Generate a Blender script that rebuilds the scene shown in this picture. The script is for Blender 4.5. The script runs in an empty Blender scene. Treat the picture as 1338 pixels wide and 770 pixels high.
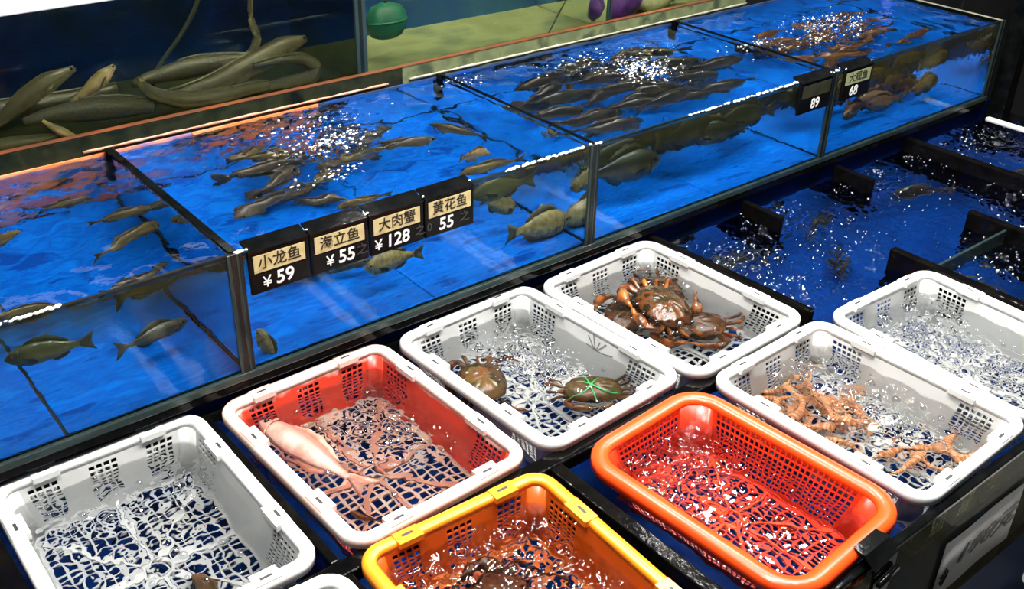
import bpy, math, random
import numpy as np
from mathutils import Vector, Matrix

S = bpy.context.scene
C = S.collection
PI = math.pi
R = random.Random(7)
NR = np.random.RandomState(5)

# ------------------------------------------------------------------ camera, world, lamps, exposure
cam_d = bpy.data.cameras.new('camera')
cam_d.sensor_width = 36.0
cam_d.lens = 1358.6 / 1338 * 36.0
cam_d.clip_start = 0.05
cam = bpy.data.objects.new('camera', cam_d)
C.objects.link(cam)
RX, RY, RZ = (0.7771, -0.6290, 0.0220), (-0.3020, -0.4033, -0.8638), (0.5522, 0.6646, -0.5034)
m3 = Matrix((RX, tuple(-v for v in RY), tuple(-v for v in RZ))).transposed()
cam.matrix_world = Matrix.Translation((-0.9297, -1.6828, 1.2638)) @ m3.to_4x4()
S.camera = cam

w = bpy.data.worlds.new('market_air')
S.world = w
w.use_nodes = True
w.node_tree.nodes['Background'].inputs[0].default_value = (0.75, 0.85, 1.0, 1)
w.node_tree.nodes['Background'].inputs[1].default_value = 0.05

def area(x, y, z, sx, sy, power, tilt=(0, 0, 0), col=(1, 0.97, 0.92)):
    d = bpy.data.lights.new('overhead_light', 'AREA')
    d.shape = 'RECTANGLE'; d.size = sx; d.size_y = sy; d.energy = power; d.color = col
    o = bpy.data.objects.new('overhead_light', d); C.objects.link(o)
    o.location = (x, y, z); o.rotation_euler = tilt
for (x, y, p) in ((-0.75, -0.75, 28), (0.15, -0.75, 37), (1.05, -0.75, 33), (1.95, -0.55, 22), (0.3, 0.25, 26), (1.5, 0.25, 26)):
    area(x, y, 2.05, 0.42, 0.30, p)
# small lamps added to put sparkles on the bubbles and splashes
for (x, y) in ((-0.4, -0.3), (0.5, -0.2), (1.3, -0.2), (2.1, -0.1), (-0.3, -1.2), (0.7, -1.2), (1.6, -1.1), (0.9, 0.6), (1.9, 0.6), (0.0, 0.6), (2.4, -0.75)):
    area(x, y, 1.95, 0.07, 0.07, 3.0)

vs = S.view_settings
vs.view_transform = 'Standard'; vs.look = 'None'; vs.gamma = 1.0; vs.use_curve_mapping = False
vs.exposure = 0.55
cy = S.cycles
cy.max_bounces = 14; cy.transmission_bounces = 12; cy.diffuse_bounces = 3; cy.glossy_bounces = 4
cy.transparent_max_bounces = 16; cy.sample_clamp_indirect = 14.0; cy.use_denoising = True
cy.caustics_reflective = True; cy.caustics_refractive = True; cy.blur_glossy = 0.5

# ------------------------------------------------------------------ materials
MATS = {}
def new_mat(name):
    m = bpy.data.materials.new(name); m.use_nodes = True
    nt = m.node_tree; nt.nodes.clear()
    out = nt.nodes.new('ShaderNodeOutputMaterial')
    return m, nt, out
def N(nt, t, **kw):
    n = nt.nodes.new(t)
    for k, v in kw.items():
        if k in n.inputs: n.inputs[k].default_value = v
        else: setattr(n, k, v)
    return n
def rgb(c): return (c[0], c[1], c[2], 1)
def noise(nt, scale, detail=3.0, coord='Object', stretch=None):
    tc = N(nt, 'ShaderNodeTexCoord')
    n = N(nt, 'ShaderNodeTexNoise', Scale=scale, Detail=detail)
    if stretch:
        mp = N(nt, 'ShaderNodeMapping'); mp.inputs['Scale'].default_value = stretch
        nt.links.new(tc.outputs[coord], mp.inputs[0]); nt.links.new(mp.outputs[0], n.inputs['Vector'])
    else:
        nt.links.new(tc.outputs[coord], n.inputs['Vector'])
    return n
def ramp(nt, src, stops):
    r = N(nt, 'ShaderNodeValToRGB')
    e = r.color_ramp.elements
    while len(e) > 1: e.remove(e[-1])
    e[0].position, e[0].color = stops[0][0], rgb(stops[0][1])
    for p, c in stops[1:]:
        x = e.new(p); x.color = rgb(c)
    nt.links.new(src, r.inputs[0])
    return r
def solid(name, stops, scale=20, rough=0.4, bump=0.0, bscale=None, stretch=None, spec=0.5, detail=3, sss=0.0, metal=0.0):
    """stops: one colour, or colours mixed by noise"""
    m, nt, out = new_mat(name)
    b = N(nt, 'ShaderNodeBsdfPrincipled', Roughness=rough, Metallic=metal)
    b.inputs['Specular IOR Level'].default_value = spec
    if isinstance(stops[0], (int, float)): stops = [stops, tuple(c * 0.88 for c in stops)]
    n = noise(nt, scale, detail, stretch=stretch)
    k = len(stops)
    r = ramp(nt, n.outputs['Fac'], [(0.34 + 0.32 * i / (k - 1), c) for i, c in enumerate(stops)])
    nt.links.new(r.outputs[0], b.inputs['Base Color'])
    if bump:
        n2 = noise(nt, bscale or scale * 3, 3)
        bp = N(nt, 'ShaderNodeBump', Strength=bump, Distance=0.004)
        nt.links.new(n2.outputs['Fac'], bp.inputs['Height']); nt.links.new(bp.outputs[0], b.inputs['Normal'])
    nt.links.new(b.outputs[0], out.inputs[0])
    MATS[name] = m
    return m
def pane_mat(name, tint, ior=1.5, rough=0.0):
    m, nt, out = new_mat(name)
    tr = N(nt, 'ShaderNodeBsdfTransparent', Color=rgb(tint))
    gl = N(nt, 'ShaderNodeBsdfGlossy', Roughness=rough)
    fr = N(nt, 'ShaderNodeFresnel', IOR=ior)
    ge = N(nt, 'ShaderNodeNewGeometry')
    sub = N(nt, 'ShaderNodeMath', operation='SUBTRACT'); sub.inputs[0].default_value = 1.0
    mul = N(nt, 'ShaderNodeMath', operation='MULTIPLY')
    mx = N(nt, 'ShaderNodeMixShader')
    nt.links.new(ge.outputs['Backfacing'], sub.inputs[1])
    nt.links.new(fr.outputs[0], mul.inputs[0]); nt.links.new(sub.outputs[0], mul.inputs[1])
    nt.links.new(mul.outputs[0], mx.inputs[0]); nt.links.new(tr.outputs[0], mx.inputs[1]); nt.links.new(gl.outputs[0], mx.inputs[2])
    nt.links.new(mx.outputs[0], out.inputs[0])
    MATS[name] = m
    return m
def water_mat(name, tint, bump, bscale):
    m, nt, out = new_mat(name)
    g = N(nt, 'ShaderNodeBsdfGlass', Color=rgb(tint), Roughness=0.0, IOR=1.33)
    if bump:
        n = noise(nt, bscale, 2)
        bp = N(nt, 'ShaderNodeBump', Strength=bump, Distance=0.003)
        nt.links.new(n.outputs['Fac'], bp.inputs['Height']); nt.links.new(bp.outputs[0], g.inputs['Normal'])
    nt.links.new(g.outputs[0], out.inputs[0])
    MATS[name] = m
    return m
def skin_mat(name, back, belly, spot, scale=30, rough=0.35, pos=(0.35, 0.65)):
    """animal skin: attribute 'tint' runs 0 (back) to 1 (belly), noise mottles it"""
    m, nt, out = new_mat(name)
    b = N(nt, 'ShaderNodeBsdfPrincipled', Roughness=rough)
    a = N(nt, 'ShaderNodeAttribute', attribute_name='tint')
    r = ramp(nt, a.outputs['Fac'], [(pos[0], back), (pos[1], belly)])
    n = noise(nt, scale, 4)
    r2 = ramp(nt, n.outputs['Fac'], [(0.42, (0, 0, 0)), (0.62, (1, 1, 1))])
    mx = N(nt, 'ShaderNodeMix', data_type='RGBA')
    nt.links.new(r2.outputs[0], mx.inputs[0])
    nt.links.new(r.outputs[0], mx.inputs[6]); mx.inputs[7].default_value = rgb(spot)
    mx2 = N(nt, 'ShaderNodeMix', data_type='RGBA'); mx2.inputs[0].default_value = 0.6
    nt.links.new(r.outputs[0], mx2.inputs[6]); nt.links.new(mx.outputs[2], mx2.inputs[7])
    nt.links.new(mx2.outputs[2], b.inputs['Base Color'])
    n2 = noise(nt, scale * 5, 2)
    bp = N(nt, 'ShaderNodeBump', Strength=0.35, Distance=0.002)
    nt.links.new(n2.outputs['Fac'], bp.inputs['Height']); nt.links.new(bp.outputs[0], b.inputs['Normal'])
    nt.links.new(b.outputs[0], out.inputs[0])
    MATS[name] = m
    return m

M = MATS
solid('blue_liner', [(0.0, 0.034, 0.22), (0.0, 0.094, 0.42), (0.0, 0.058, 0.32), (0.0, 0.108, 0.46)], 9, 0.6, stretch=(1, 2.5, 1), spec=0.05)  # dark caustic blotches and bands are painted into the blue
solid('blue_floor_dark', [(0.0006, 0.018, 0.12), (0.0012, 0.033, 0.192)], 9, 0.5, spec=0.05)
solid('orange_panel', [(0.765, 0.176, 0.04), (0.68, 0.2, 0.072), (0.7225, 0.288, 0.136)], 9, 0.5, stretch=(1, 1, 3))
solid('slate_panel', [(0.012, 0.03, 0.10), (0.03, 0.05, 0.11), (0.01, 0.05, 0.25)], 8, 0.5, spec=0.05)
solid('orange_blue_reflect', [(0.65, 0.22, 0.12), (0.2, 0.16, 0.35), (0.7, 0.3, 0.16)], 9, 0.5)  # orange panel with a blue reflection mixed into its colour
solid('navy_panel', [(0.0012, 0.006, 0.036), (0.0012, 0.01, 0.072), (0.0009, 0.006, 0.024)], 5, 0.6, spec=0.05)
solid('blue_panel', [(0.01, 0.04, 0.25), (0.03, 0.09, 0.2)], 4, 0.6, spec=0.05)
solid('olive_floor', [(0.132, 0.144, 0.072), (0.18, 0.186, 0.102), (0.096, 0.12, 0.078)], 5, 0.7, spec=0.05)
solid('dark_olive', [(0.008, 0.0112, 0.0048), (0.014, 0.016, 0.0072)], 8, 0.6, spec=0.05)
solid('algae', [(0.021, 0.03, 0.0072), (0.054, 0.066, 0.018), (0.018, 0.027, 0.0072)], 9, 0.6, stretch=(1, 1, 0.3))
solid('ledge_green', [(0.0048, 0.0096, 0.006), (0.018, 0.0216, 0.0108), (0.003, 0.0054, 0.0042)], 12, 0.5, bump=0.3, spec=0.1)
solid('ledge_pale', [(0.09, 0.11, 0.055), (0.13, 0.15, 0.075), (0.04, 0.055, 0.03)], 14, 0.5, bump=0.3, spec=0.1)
solid('sealant_pink', [(0.36, 0.15, 0.08), (0.45, 0.26, 0.18)], 30, 0.3)
solid('sealant_white', [(0.2, 0.192, 0.144), (0.336, 0.32, 0.248)], 30, 0.3)
solid('orange_trim', [(0.14, 0.04, 0.014), (0.08, 0.03, 0.014)], 12, 0.3)
solid('black_trim', [(0.0015, 0.0018, 0.002), (0.004, 0.0045, 0.0045)], 25, 0.09, bump=0.06, spec=0.12)
solid('black_board', [(0.0015, 0.0015, 0.0018), (0.004, 0.0035, 0.003)], 18, 0.09, bump=0.16, bscale=60, spec=0.12)
solid('teal_seal', [(0.01225, 0.0245, 0.0245), (0.021, 0.035, 0.035)], 10, 0.25)
solid('dark_seal', [(0.0032, 0.0056, 0.0056), (0.006, 0.0088, 0.008)], 10, 0.3)
solid('glint_white', [(0.75, 0.75, 0.74), (0.9, 0.9, 0.88)], 60, 0.12)  # white of wet highlights and sparkles put into the colour
solid('card_cream', [(0.4464, 0.3596, 0.1612), (0.5084, 0.434, 0.2232), (0.372, 0.279, 0.124)], 25, 0.35)
solid('card_green', [(0.252, 0.288, 0.132), (0.3, 0.33, 0.18)], 25, 0.35)
solid('card_reflect', [(0.018, 0.02, 0.008), (0.04, 0.04, 0.012)], 25, 0.3)  # dark reflection on the card painted as its colour
solid('ink', (0.006, 0.004, 0.003), 10, 0.5)
solid('digit_white', (0.8, 0.8, 0.78), 10, 0.4)
solid('digit_grey', (0.03, 0.03, 0.03), 10, 0.4)
solid('card_black', [(0.002, 0.002, 0.002), (0.005, 0.005, 0.005)], 25, 0.25, spec=0.12)
solid('plastic_white', [(0.74, 0.74, 0.72), (0.68, 0.68, 0.67)], 8, 0.28)
solid('plastic_wall', [(0.60, 0.605, 0.595), (0.52, 0.525, 0.515)], 8, 0.3)  # same white plastic as the rim, darkened for shading on the walls
solid('pink_rim', [(0.82, 0.66, 0.60), (0.80, 0.55, 0.46), (0.84, 0.74, 0.69)], 9, 0.28)
solid('pink_base', [(0.465, 0.375, 0.315), (0.525, 0.315, 0.24), (0.45, 0.4125, 0.375)], 14, 0.35)
solid('pink_rib', [(0.42, 0.13, 0.08), (0.4, 0.22, 0.16)], 14, 0.35)
def stained(name):
    m, nt, out = new_mat(name)
    b = N(nt, 'ShaderNodeBsdfPrincipled', Roughness=0.3)
    tc = N(nt, 'ShaderNodeTexCoord'); sp = N(nt, 'ShaderNodeSeparateXYZ'); nt.links.new(tc.outputs['Object'], sp.inputs[0])
    n = noise(nt, 16, 3)
    ad = N(nt, 'ShaderNodeMath', operation='MULTIPLY_ADD'); ad.inputs[1].default_value = 0.07
    nt.links.new(n.outputs['Fac'], ad.inputs[0]); nt.links.new(sp.outputs[2], ad.inputs[2])
    mr = N(nt, 'ShaderNodeMapRange'); mr.inputs[1].default_value = 0.178; mr.inputs[2].default_value = 0.190
    nt.links.new(ad.outputs[0], mr.inputs[0])
    r = ramp(nt, mr.outputs[0], [(0.0, (0.62, 0.045, 0.02)), (1.0, (0.8, 0.55, 0.47))])
    nt.links.new(r.outputs[0], b.inputs['Base Color']); nt.links.new(b.outputs[0], out.inputs[0]); MATS[name] = m
stained('red_stained')
solid('orange_rim', [(0.9, 0.28, 0.015), (0.86, 0.23, 0.012)], 8, 0.28)
solid('orange_wall', [(0.576, 0.088, 0.0064), (0.528, 0.072, 0.0064)], 8, 0.3)
solid('orange_base', [(0.525, 0.12, 0.009), (0.375, 0.075, 0.0075)], 8, 0.3)
solid('red_rim', [(0.88, 0.075, 0.008), (0.82, 0.06, 0.008)], 8, 0.28)
solid('red_wall', [(0.612, 0.03375, 0.006), (0.561, 0.02625, 0.006)], 8, 0.3)
solid('mark_grey', (0.2, 0.2, 0.2), 8, 0.5)
solid('slot_dark', (0.03, 0.03, 0.03), 8, 0.5)
solid('paper', [(0.42, 0.41, 0.4), (0.5, 0.49, 0.47)], 6, 0.7)
solid('foam_white', [(0.576, 0.584, 0.56), (0.624, 0.624, 0.6)], 30, 0.6)
solid('green_print', (0.05, 0.22, 0.08), 8, 0.5)
solid('skirt_blue', [(0.006, 0.035, 0.16), (0.01, 0.05, 0.2)], 5, 0.4)
solid('floor_tile', [(0.03, 0.03, 0.032), (0.05, 0.05, 0.05)], 6, 0.35)
solid('wall_paint', [(0.01, 0.011, 0.013), (0.015, 0.016, 0.018)], 2, 0.8)
solid('steel_dark', [(0.008, 0.0088, 0.0096), (0.014, 0.0148, 0.016)], 6, 0.4)
solid('cardboard_tan', [(0.12, 0.078, 0.045), (0.06, 0.036, 0.018)], 5, 0.7)
solid('blue_bottle', (0.01, 0.03, 0.4), 8, 0.3)
solid('purple_bag', [(0.064, 0.008, 0.176), (0.096, 0.024, 0.24), (0.04, 0.0064, 0.112)], 20, 0.45)
solid('pale_shell', [(0.62, 0.55, 0.4), (0.7, 0.66, 0.52), (0.5, 0.38, 0.22)], 14, 0.45)
solid('green_float', [(0.0045, 0.072, 0.0495), (0.0054, 0.099, 0.0585)], 10, 0.5)
solid('air_tube', (0.02, 0.02, 0.015), 8, 0.4)
solid('eye_black', (0.004, 0.004, 0.004), 8, 0.1)
solid('green_straw', [(0.03, 0.4, 0.08), (0.05, 0.5, 0.15)], 20, 0.4)
solid('crab_shell', [(0.0375, 0.025, 0.006), (0.07, 0.045, 0.011), (0.1, 0.0375, 0.01), (0.015, 0.011, 0.005)], 26, 0.25, bump=0.5)
solid('crab_heap', [(0.014, 0.011, 0.005), (0.04, 0.024, 0.008), (0.10, 0.03, 0.008), (0.012, 0.01, 0.004)], 40, 0.2, bump=0.6)
solid('crab_limb', [(0.132, 0.036, 0.0108), (0.054, 0.027, 0.0084), (0.18, 0.06, 0.018)], 30, 0.25, bump=0.4)
solid('crab_dark', [(0.035, 0.016, 0.01), (0.09, 0.03, 0.014), (0.02, 0.012, 0.01)], 26, 0.22, bump=0.6)
solid('crab_orange', [(0.225, 0.0525, 0.009), (0.045, 0.0165, 0.006), (0.375, 0.105, 0.015)], 24, 0.25, bump=0.4)
solid('shrimp_leg', [(0.48, 0.195, 0.077), (0.56, 0.2925, 0.154)], 40, 0.35)
solid('fin_olive', [(0.072, 0.06, 0.024), (0.042, 0.036, 0.015)], 60, 0.4)
solid('fin_dark', [(0.035, 0.03, 0.016), (0.06, 0.045, 0.02)], 60, 0.4)
solid('fin_pale', [(0.46, 0.26, 0.2), (0.42, 0.15, 0.1)], 40, 0.4)
solid('fin_brown', [(0.14, 0.077, 0.0245), (0.084, 0.042, 0.014)], 60, 0.4)
skin_mat('skin_olive', (0.078, 0.0605, 0.0175), (0.18, 0.1375, 0.055), (0.03, 0.022, 0.0075), 30)
skin_mat('skin_grey', (0.0525, 0.042, 0.0224), (0.14, 0.112, 0.056), (0.021, 0.0168, 0.0098), 40)
skin_mat('skin_mottled', (0.192, 0.135, 0.042), (0.336, 0.255, 0.112), (0.024, 0.01875, 0.007), 60)
skin_mat('skin_dark', (0.021, 0.0182, 0.0098), (0.112, 0.084, 0.035), (0.0084, 0.007, 0.0042), 34)
skin_mat('skin_brown', (0.14, 0.066, 0.01925), (0.266, 0.144, 0.055), (0.049, 0.021, 0.0066), 34)
skin_mat('shrimp_shell', (0.42, 0.13, 0.04), (0.62, 0.36, 0.2), (0.5, 0.2, 0.07), 60)
skin_mat('skin_white', (0.36, 0.13, 0.10), (0.50, 0.38, 0.32), (0.34, 0.13, 0.09), 26, pos=(0.15, 0.5))
skin_mat('skin_eel', (0.062, 0.0468, 0.0275), (0.248, 0.1924, 0.1045), (0.0372, 0.0286, 0.01815), 50, pos=(0.55, 0.85))
skin_mat('skin_eel_speckled', (0.02625, 0.0208, 0.014), (0.12, 0.091, 0.056), (0.075, 0.0585, 0.035), 160, pos=(0.6, 0.95))
skin_mat('skin_eel_pale', (0.21, 0.1508, 0.078), (0.434, 0.2668, 0.204), (0.175, 0.116, 0.06), 40, pos=(0.3, 0.6))
pane_mat('pane_glass', (0.92, 0.975, 0.96), 1.14)
pane_mat('pane_murky', (0.93, 0.96, 0.88), 1.1)
pane_mat('bubble_film', (0.90, 0.91, 0.92), 2.1)
def olive_pane(name, z0=0.27, z1=0.37, amount=0.10, haze=(0.09, 0.095, 0.045), ior=1.12):
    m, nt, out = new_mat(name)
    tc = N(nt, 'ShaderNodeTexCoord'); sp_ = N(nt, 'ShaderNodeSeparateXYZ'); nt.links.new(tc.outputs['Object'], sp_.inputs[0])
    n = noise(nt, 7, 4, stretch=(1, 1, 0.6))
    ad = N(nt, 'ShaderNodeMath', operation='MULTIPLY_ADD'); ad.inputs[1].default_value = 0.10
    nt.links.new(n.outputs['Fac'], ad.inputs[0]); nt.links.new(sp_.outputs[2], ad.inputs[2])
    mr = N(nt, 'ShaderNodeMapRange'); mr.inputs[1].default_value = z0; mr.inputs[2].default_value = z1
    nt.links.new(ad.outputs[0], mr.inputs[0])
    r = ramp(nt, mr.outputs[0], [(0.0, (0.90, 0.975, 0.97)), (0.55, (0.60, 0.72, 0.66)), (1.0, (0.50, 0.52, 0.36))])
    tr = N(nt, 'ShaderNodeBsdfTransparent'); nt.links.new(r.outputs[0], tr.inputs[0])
    df = N(nt, 'ShaderNodeBsdfDiffuse', Color=rgb(haze))
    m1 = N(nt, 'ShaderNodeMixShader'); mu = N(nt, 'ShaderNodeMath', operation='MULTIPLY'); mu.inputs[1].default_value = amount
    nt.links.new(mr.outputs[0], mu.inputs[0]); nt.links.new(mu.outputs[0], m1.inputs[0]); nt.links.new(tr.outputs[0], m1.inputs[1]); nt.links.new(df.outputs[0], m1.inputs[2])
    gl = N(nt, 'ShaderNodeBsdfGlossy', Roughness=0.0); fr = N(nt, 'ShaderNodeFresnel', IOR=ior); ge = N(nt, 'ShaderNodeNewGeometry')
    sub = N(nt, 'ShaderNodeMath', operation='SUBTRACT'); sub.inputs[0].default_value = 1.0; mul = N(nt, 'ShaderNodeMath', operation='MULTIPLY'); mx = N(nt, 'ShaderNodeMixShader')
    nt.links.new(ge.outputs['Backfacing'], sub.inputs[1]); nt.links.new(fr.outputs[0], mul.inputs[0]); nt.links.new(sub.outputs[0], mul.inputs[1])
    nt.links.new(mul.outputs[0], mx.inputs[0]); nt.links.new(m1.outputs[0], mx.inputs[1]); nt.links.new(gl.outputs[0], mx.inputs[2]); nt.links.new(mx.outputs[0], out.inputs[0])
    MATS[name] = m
olive_pane('pane_front_reflect')  # underwater reflection painted as olive tint and haze near the pane's top
olive_pane('pane_lower', -0.6, -0.35, 0.30, (0.15, 0.13, 0.06), 1.05)
pane_mat('pane_end_reflect', (0.62, 0.66, 0.38), 1.2)  # olive reflection in the end pane, painted as its tint
water_mat('water_clear', (0.97, 0.985, 1.0), 0.25, 40)
water_mat('water_rough', (0.96, 0.975, 0.98), 0.08, 60)
water_mat('water_murky', (0.93, 0.95, 0.86), 0.0, 12)

# ------------------------------------------------------------------ mesh helpers
class MB:
    def __init__(s): s.v = []; s.f = []; s.mi = []; s.t = []
    def add(s, vs, fs, mi=0, tint=None):
        o = len(s.v); s.v += [tuple(p) for p in vs]
        s.f += [tuple(o + i for i in f) for f in fs]; s.mi += [mi] * len(fs)
        s.t += list(tint) if tint is not None else [0.0] * len(vs)
        return s
    def box(s, a, b, mi=0):
        (x0, y0, z0), (x1, y1, z1) = a, b
        vs = [(x, y, z) for z in (z0, z1) for y in (y0, y1) for x in (x0, x1)]
        return s.add(vs, [(0, 2, 3, 1), (4, 5, 7, 6), (0, 1, 5, 4), (2, 6, 7, 3), (0, 4, 6, 2), (1, 3, 7, 5)], mi)
    def obox(s, c, size, ax, mi=0):
        """box centred at c along a 3x3 axes matrix"""
        vs = []
        for k in (-.5, .5):
            for j in (-.5, .5):
                for i in (-.5, .5):
                    vs.append(Vector(c) + ax @ Vector((i * size[0], j * size[1], k * size[2])))
        return s.add(vs, [(0, 2, 3, 1), (4, 5, 7, 6), (0, 1, 5, 4), (2, 6, 7, 3), (0, 4, 6, 2), (1, 3, 7, 5)], mi)
    def loft(s, rings, caps=True, mi=0, tints=None, close=False):
        n = len(rings[0]); vs = [p for r in rings for p in r]; fs = []
        k = len(rings)
        for i in range(k if close else k - 1):
            a, b = i * n, ((i + 1) % k) * n
            for j in range(n):
                fs.append((a + j, a + (j + 1) % n, b + (j + 1) % n, b + j))
        if caps and not close:
            fs.append(tuple(range(n))[::-1]); fs.append(tuple((k - 1) * n + j for j in range(n)))
        t = [x for r in tints for x in r] if tints else None
        return s.add(vs, fs, mi, t)
    def tube(s, pts, rad, n=10, flat=1.0, mi=0, belly=False):
        P = [Vector(p) for p in pts]; rings = []; tints = []
        for i, p in enumerate(P):
            t = (P[min(i + 1, len(P) - 1)] - P[max(i - 1, 0)]).normalized()
            side = t.cross(Vector((0, 0, 1)))
            if side.length < 0.05: side = t.cross(Vector((0, 1, 0)))
            side.normalize(); up = side.cross(t)
            r = rad[i] if hasattr(rad, '__len__') else rad
            rings.append([p + side * r * math.cos(2 * PI * j / n) * flat + up * r * math.sin(2 * PI * j / n) for j in range(n)])
            tints.append([0.5 - 0.5 * math.sin(2 * PI * j / n) for j in range(n)])
        return s.loft(rings, True, mi, tints)
    def ell(s, c, r, nu=12, nv=8, mi=0, jit=0.0, rnd=None):
        rings = []
        for i in range(nv + 1):
            th = PI * (0.04 + 0.92 * i / nv)
            ring = []
            for j in range(nu):
                ph = 2 * PI * j / nu; k = 1 + (rnd.uniform(-jit, jit) if rnd else 0)
                ring.append((c[0] + r[0] * math.sin(th) * math.cos(ph) * k, c[1] + r[1] * math.sin(th) * math.sin(ph) * k, c[2] - r[2] * math.cos(th) * k))
            rings.append(ring)
        return s.loft(rings, True, mi)
    def fin(s, base, tip, th=0.0012, axis=(0, 1, 0), mi=0):
        """thin blade between two polylines"""
        a = Vector(axis) * th; n = len(base); vs = []; fs = []
        for p, q in zip(base, tip):
            p, q = Vector(p), Vector(q); vs += [p - a, p + a, q + a * 0.4, q - a * 0.4]
        for i in range(n - 1):
            o, u = 4 * i, 4 * i + 4
            for k in range(4): fs.append((o + k, o + (k + 1) % 4, u + (k + 1) % 4, u + k))
        fs += [(0, 3, 2, 1), tuple(4 * (n - 1) + k for k in range(4))]
        return s.add(vs, fs, mi)
    def mesh(s, name, mats, smooth=True):
        me = bpy.data.meshes.new(name)
        me.from_pydata(s.v, [], s.f)
        for m in (mats if isinstance(mats, (list, tuple)) else [mats]): me.materials.append(M[m])
        me.polygons.foreach_set('material_index', s.mi)
        me.polygons.foreach_set('use_smooth', [smooth] * len(s.f))
        if any(s.t):
            at = me.attributes.new('tint', 'FLOAT', 'POINT'); at.data.foreach_set('value', s.t)
        me.update()
        return me
    def build(s, name, mats, parent=None, loc=None, smooth=True, world=False):
        me = s.mesh(name, mats, smooth)
        o = bpy.data.objects.new(name, me); C.objects.link(o)
        if parent is not None:
            o.parent = parent
            if world: o.location = -parent.location
        if loc is not None: o.location = loc
        return o
def bev(o, wd=0.003, seg=2):
    b = o.modifiers.new('bevel', 'BEVEL'); b.width = wd; b.segments = seg; b.limit_method = 'ANGLE'
    return o
def tag(o, label=None, cat=None, group=None, kind=None):
    if label: o['label'] = label
    if cat: o['category'] = cat
    if group: o['group'] = group
    if kind: o['kind'] = kind
    return o
def empty(name, loc, rz=0.0, label=None, cat=None, group=None):
    o = bpy.data.objects.new(name, None); C.objects.link(o)
    o.location = loc; o.rotation_euler = (0, 0, rz); o.empty_display_size = 0.05
    return tag(o, label, cat, group)
KIDS = {}
def kids(o): return [c for c in o.children]
def dup(o, parent=None):
    c = o.copy(); C.objects.link(c)
    if parent is not None: c.parent = parent
    for ch in kids(o): dup(ch, c)
    return c
def spline(pts, n=8):
    P = [Vector(p) for p in pts]; P = [2 * P[0] - P[1]] + P + [2 * P[-1] - P[-2]]; out = []
    for i in range(1, len(P) - 2):
        for k in range(n):
            t = k / n; a, b, c, d = P[i - 1:i + 3]
            out.append(0.5 * ((2 * b) + (c - a) * t + (2 * a - 5 * b + 4 * c - d) * t * t + (3 * b - a - 3 * c + d) * t ** 3))
    out.append(P[-2]); return out
def text(body, size, loc, mat, parent, name='lettering', shear=0.0, rot=(PI / 2, 0, 0), align='CENTER', ext=0.0004, sx=1.0, off=0.0):
    cu = bpy.data.curves.new(name, 'FONT'); cu.body = body; cu.size = size; cu.align_x = align; cu.align_y = 'CENTER'
    cu.extrude = ext; cu.offset = off; cu.shear = shear; cu.materials.append(M[mat]); cu.resolution_u = 4
    tmp = bpy.data.objects.new(name, cu); C.objects.link(tmp)
    me = bpy.data.meshes.new_from_object(tmp.evaluated_get(bpy.context.evaluated_depsgraph_get()))
    bpy.data.objects.remove(tmp); me.name = name
    if not me.materials: me.materials.append(M[mat])
    o = bpy.data.objects.new(name, me); C.objects.link(o); o.parent = parent; o.location = loc; o.rotation_euler = rot
    o.scale = (sx, 1, 1)
    return o

# ------------------------------------------------------------------ setting
def struct(name, mb, m, smooth=False):
    o = mb.build(name, m, smooth=smooth); o['kind'] = 'structure'; return o
f = MB(); f.box((-3, -3.5, -1.0), (5.5, 2.2, -0.95)); struct('floor', f, 'floor_tile')
f = MB(); f.box((-3, 1.75, -0.95), (5.5, 1.85, 2.7)); struct('wall_back', f, 'wall_paint')
f = MB(); f.box((5.4, -3.5, -0.95), (5.5, 1.75, 2.7)); struct('wall_right', f, 'wall_paint')

# ------------------------------------------------------------------ display tank (upper tier)
XS = [-1.172, -0.2236, 0.7183, 1.675, 2.6224]
ZB, ZT, D = 0.050, 0.319, 0.652
WL = 0.308
def part(root, name, m, a, b, smooth=False, bevel=0.0):
    mb = MB(); mb.box(a, b); o = mb.build(name, m, root, smooth=smooth, world=True)
    if bevel: bev(o, bevel)
    return o
tank = empty('display_tank', (0.725, 0.33, -0.95), 0, 'long glass display tank of four water compartments with blue floor', 'fish tank')
part(tank, 'stand', 'steel_dark', (XS[0] - .01, 0.03, -0.95), (XS[4] + .01, D, -0.03))
part(tank, 'shelf', 'black_trim', (XS[0] - .01, 0.026, -0.03), (XS[4] + .01, D + .01, ZB - 0.004), bevel=0.003)
part(tank, 'bottom_trim', 'teal_seal', (XS[0] - .01, -0.008, ZB - 0.014), (XS[4] + .01, 0.003, ZB + 0.002), bevel=0.002)
part(tank, 'lower_trim', 'black_trim', (XS[0] - .01, -0.006, ZB - 0.034), (XS[4] + .01, 0.0255, ZB - 0.0145), bevel=0.002)
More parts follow.
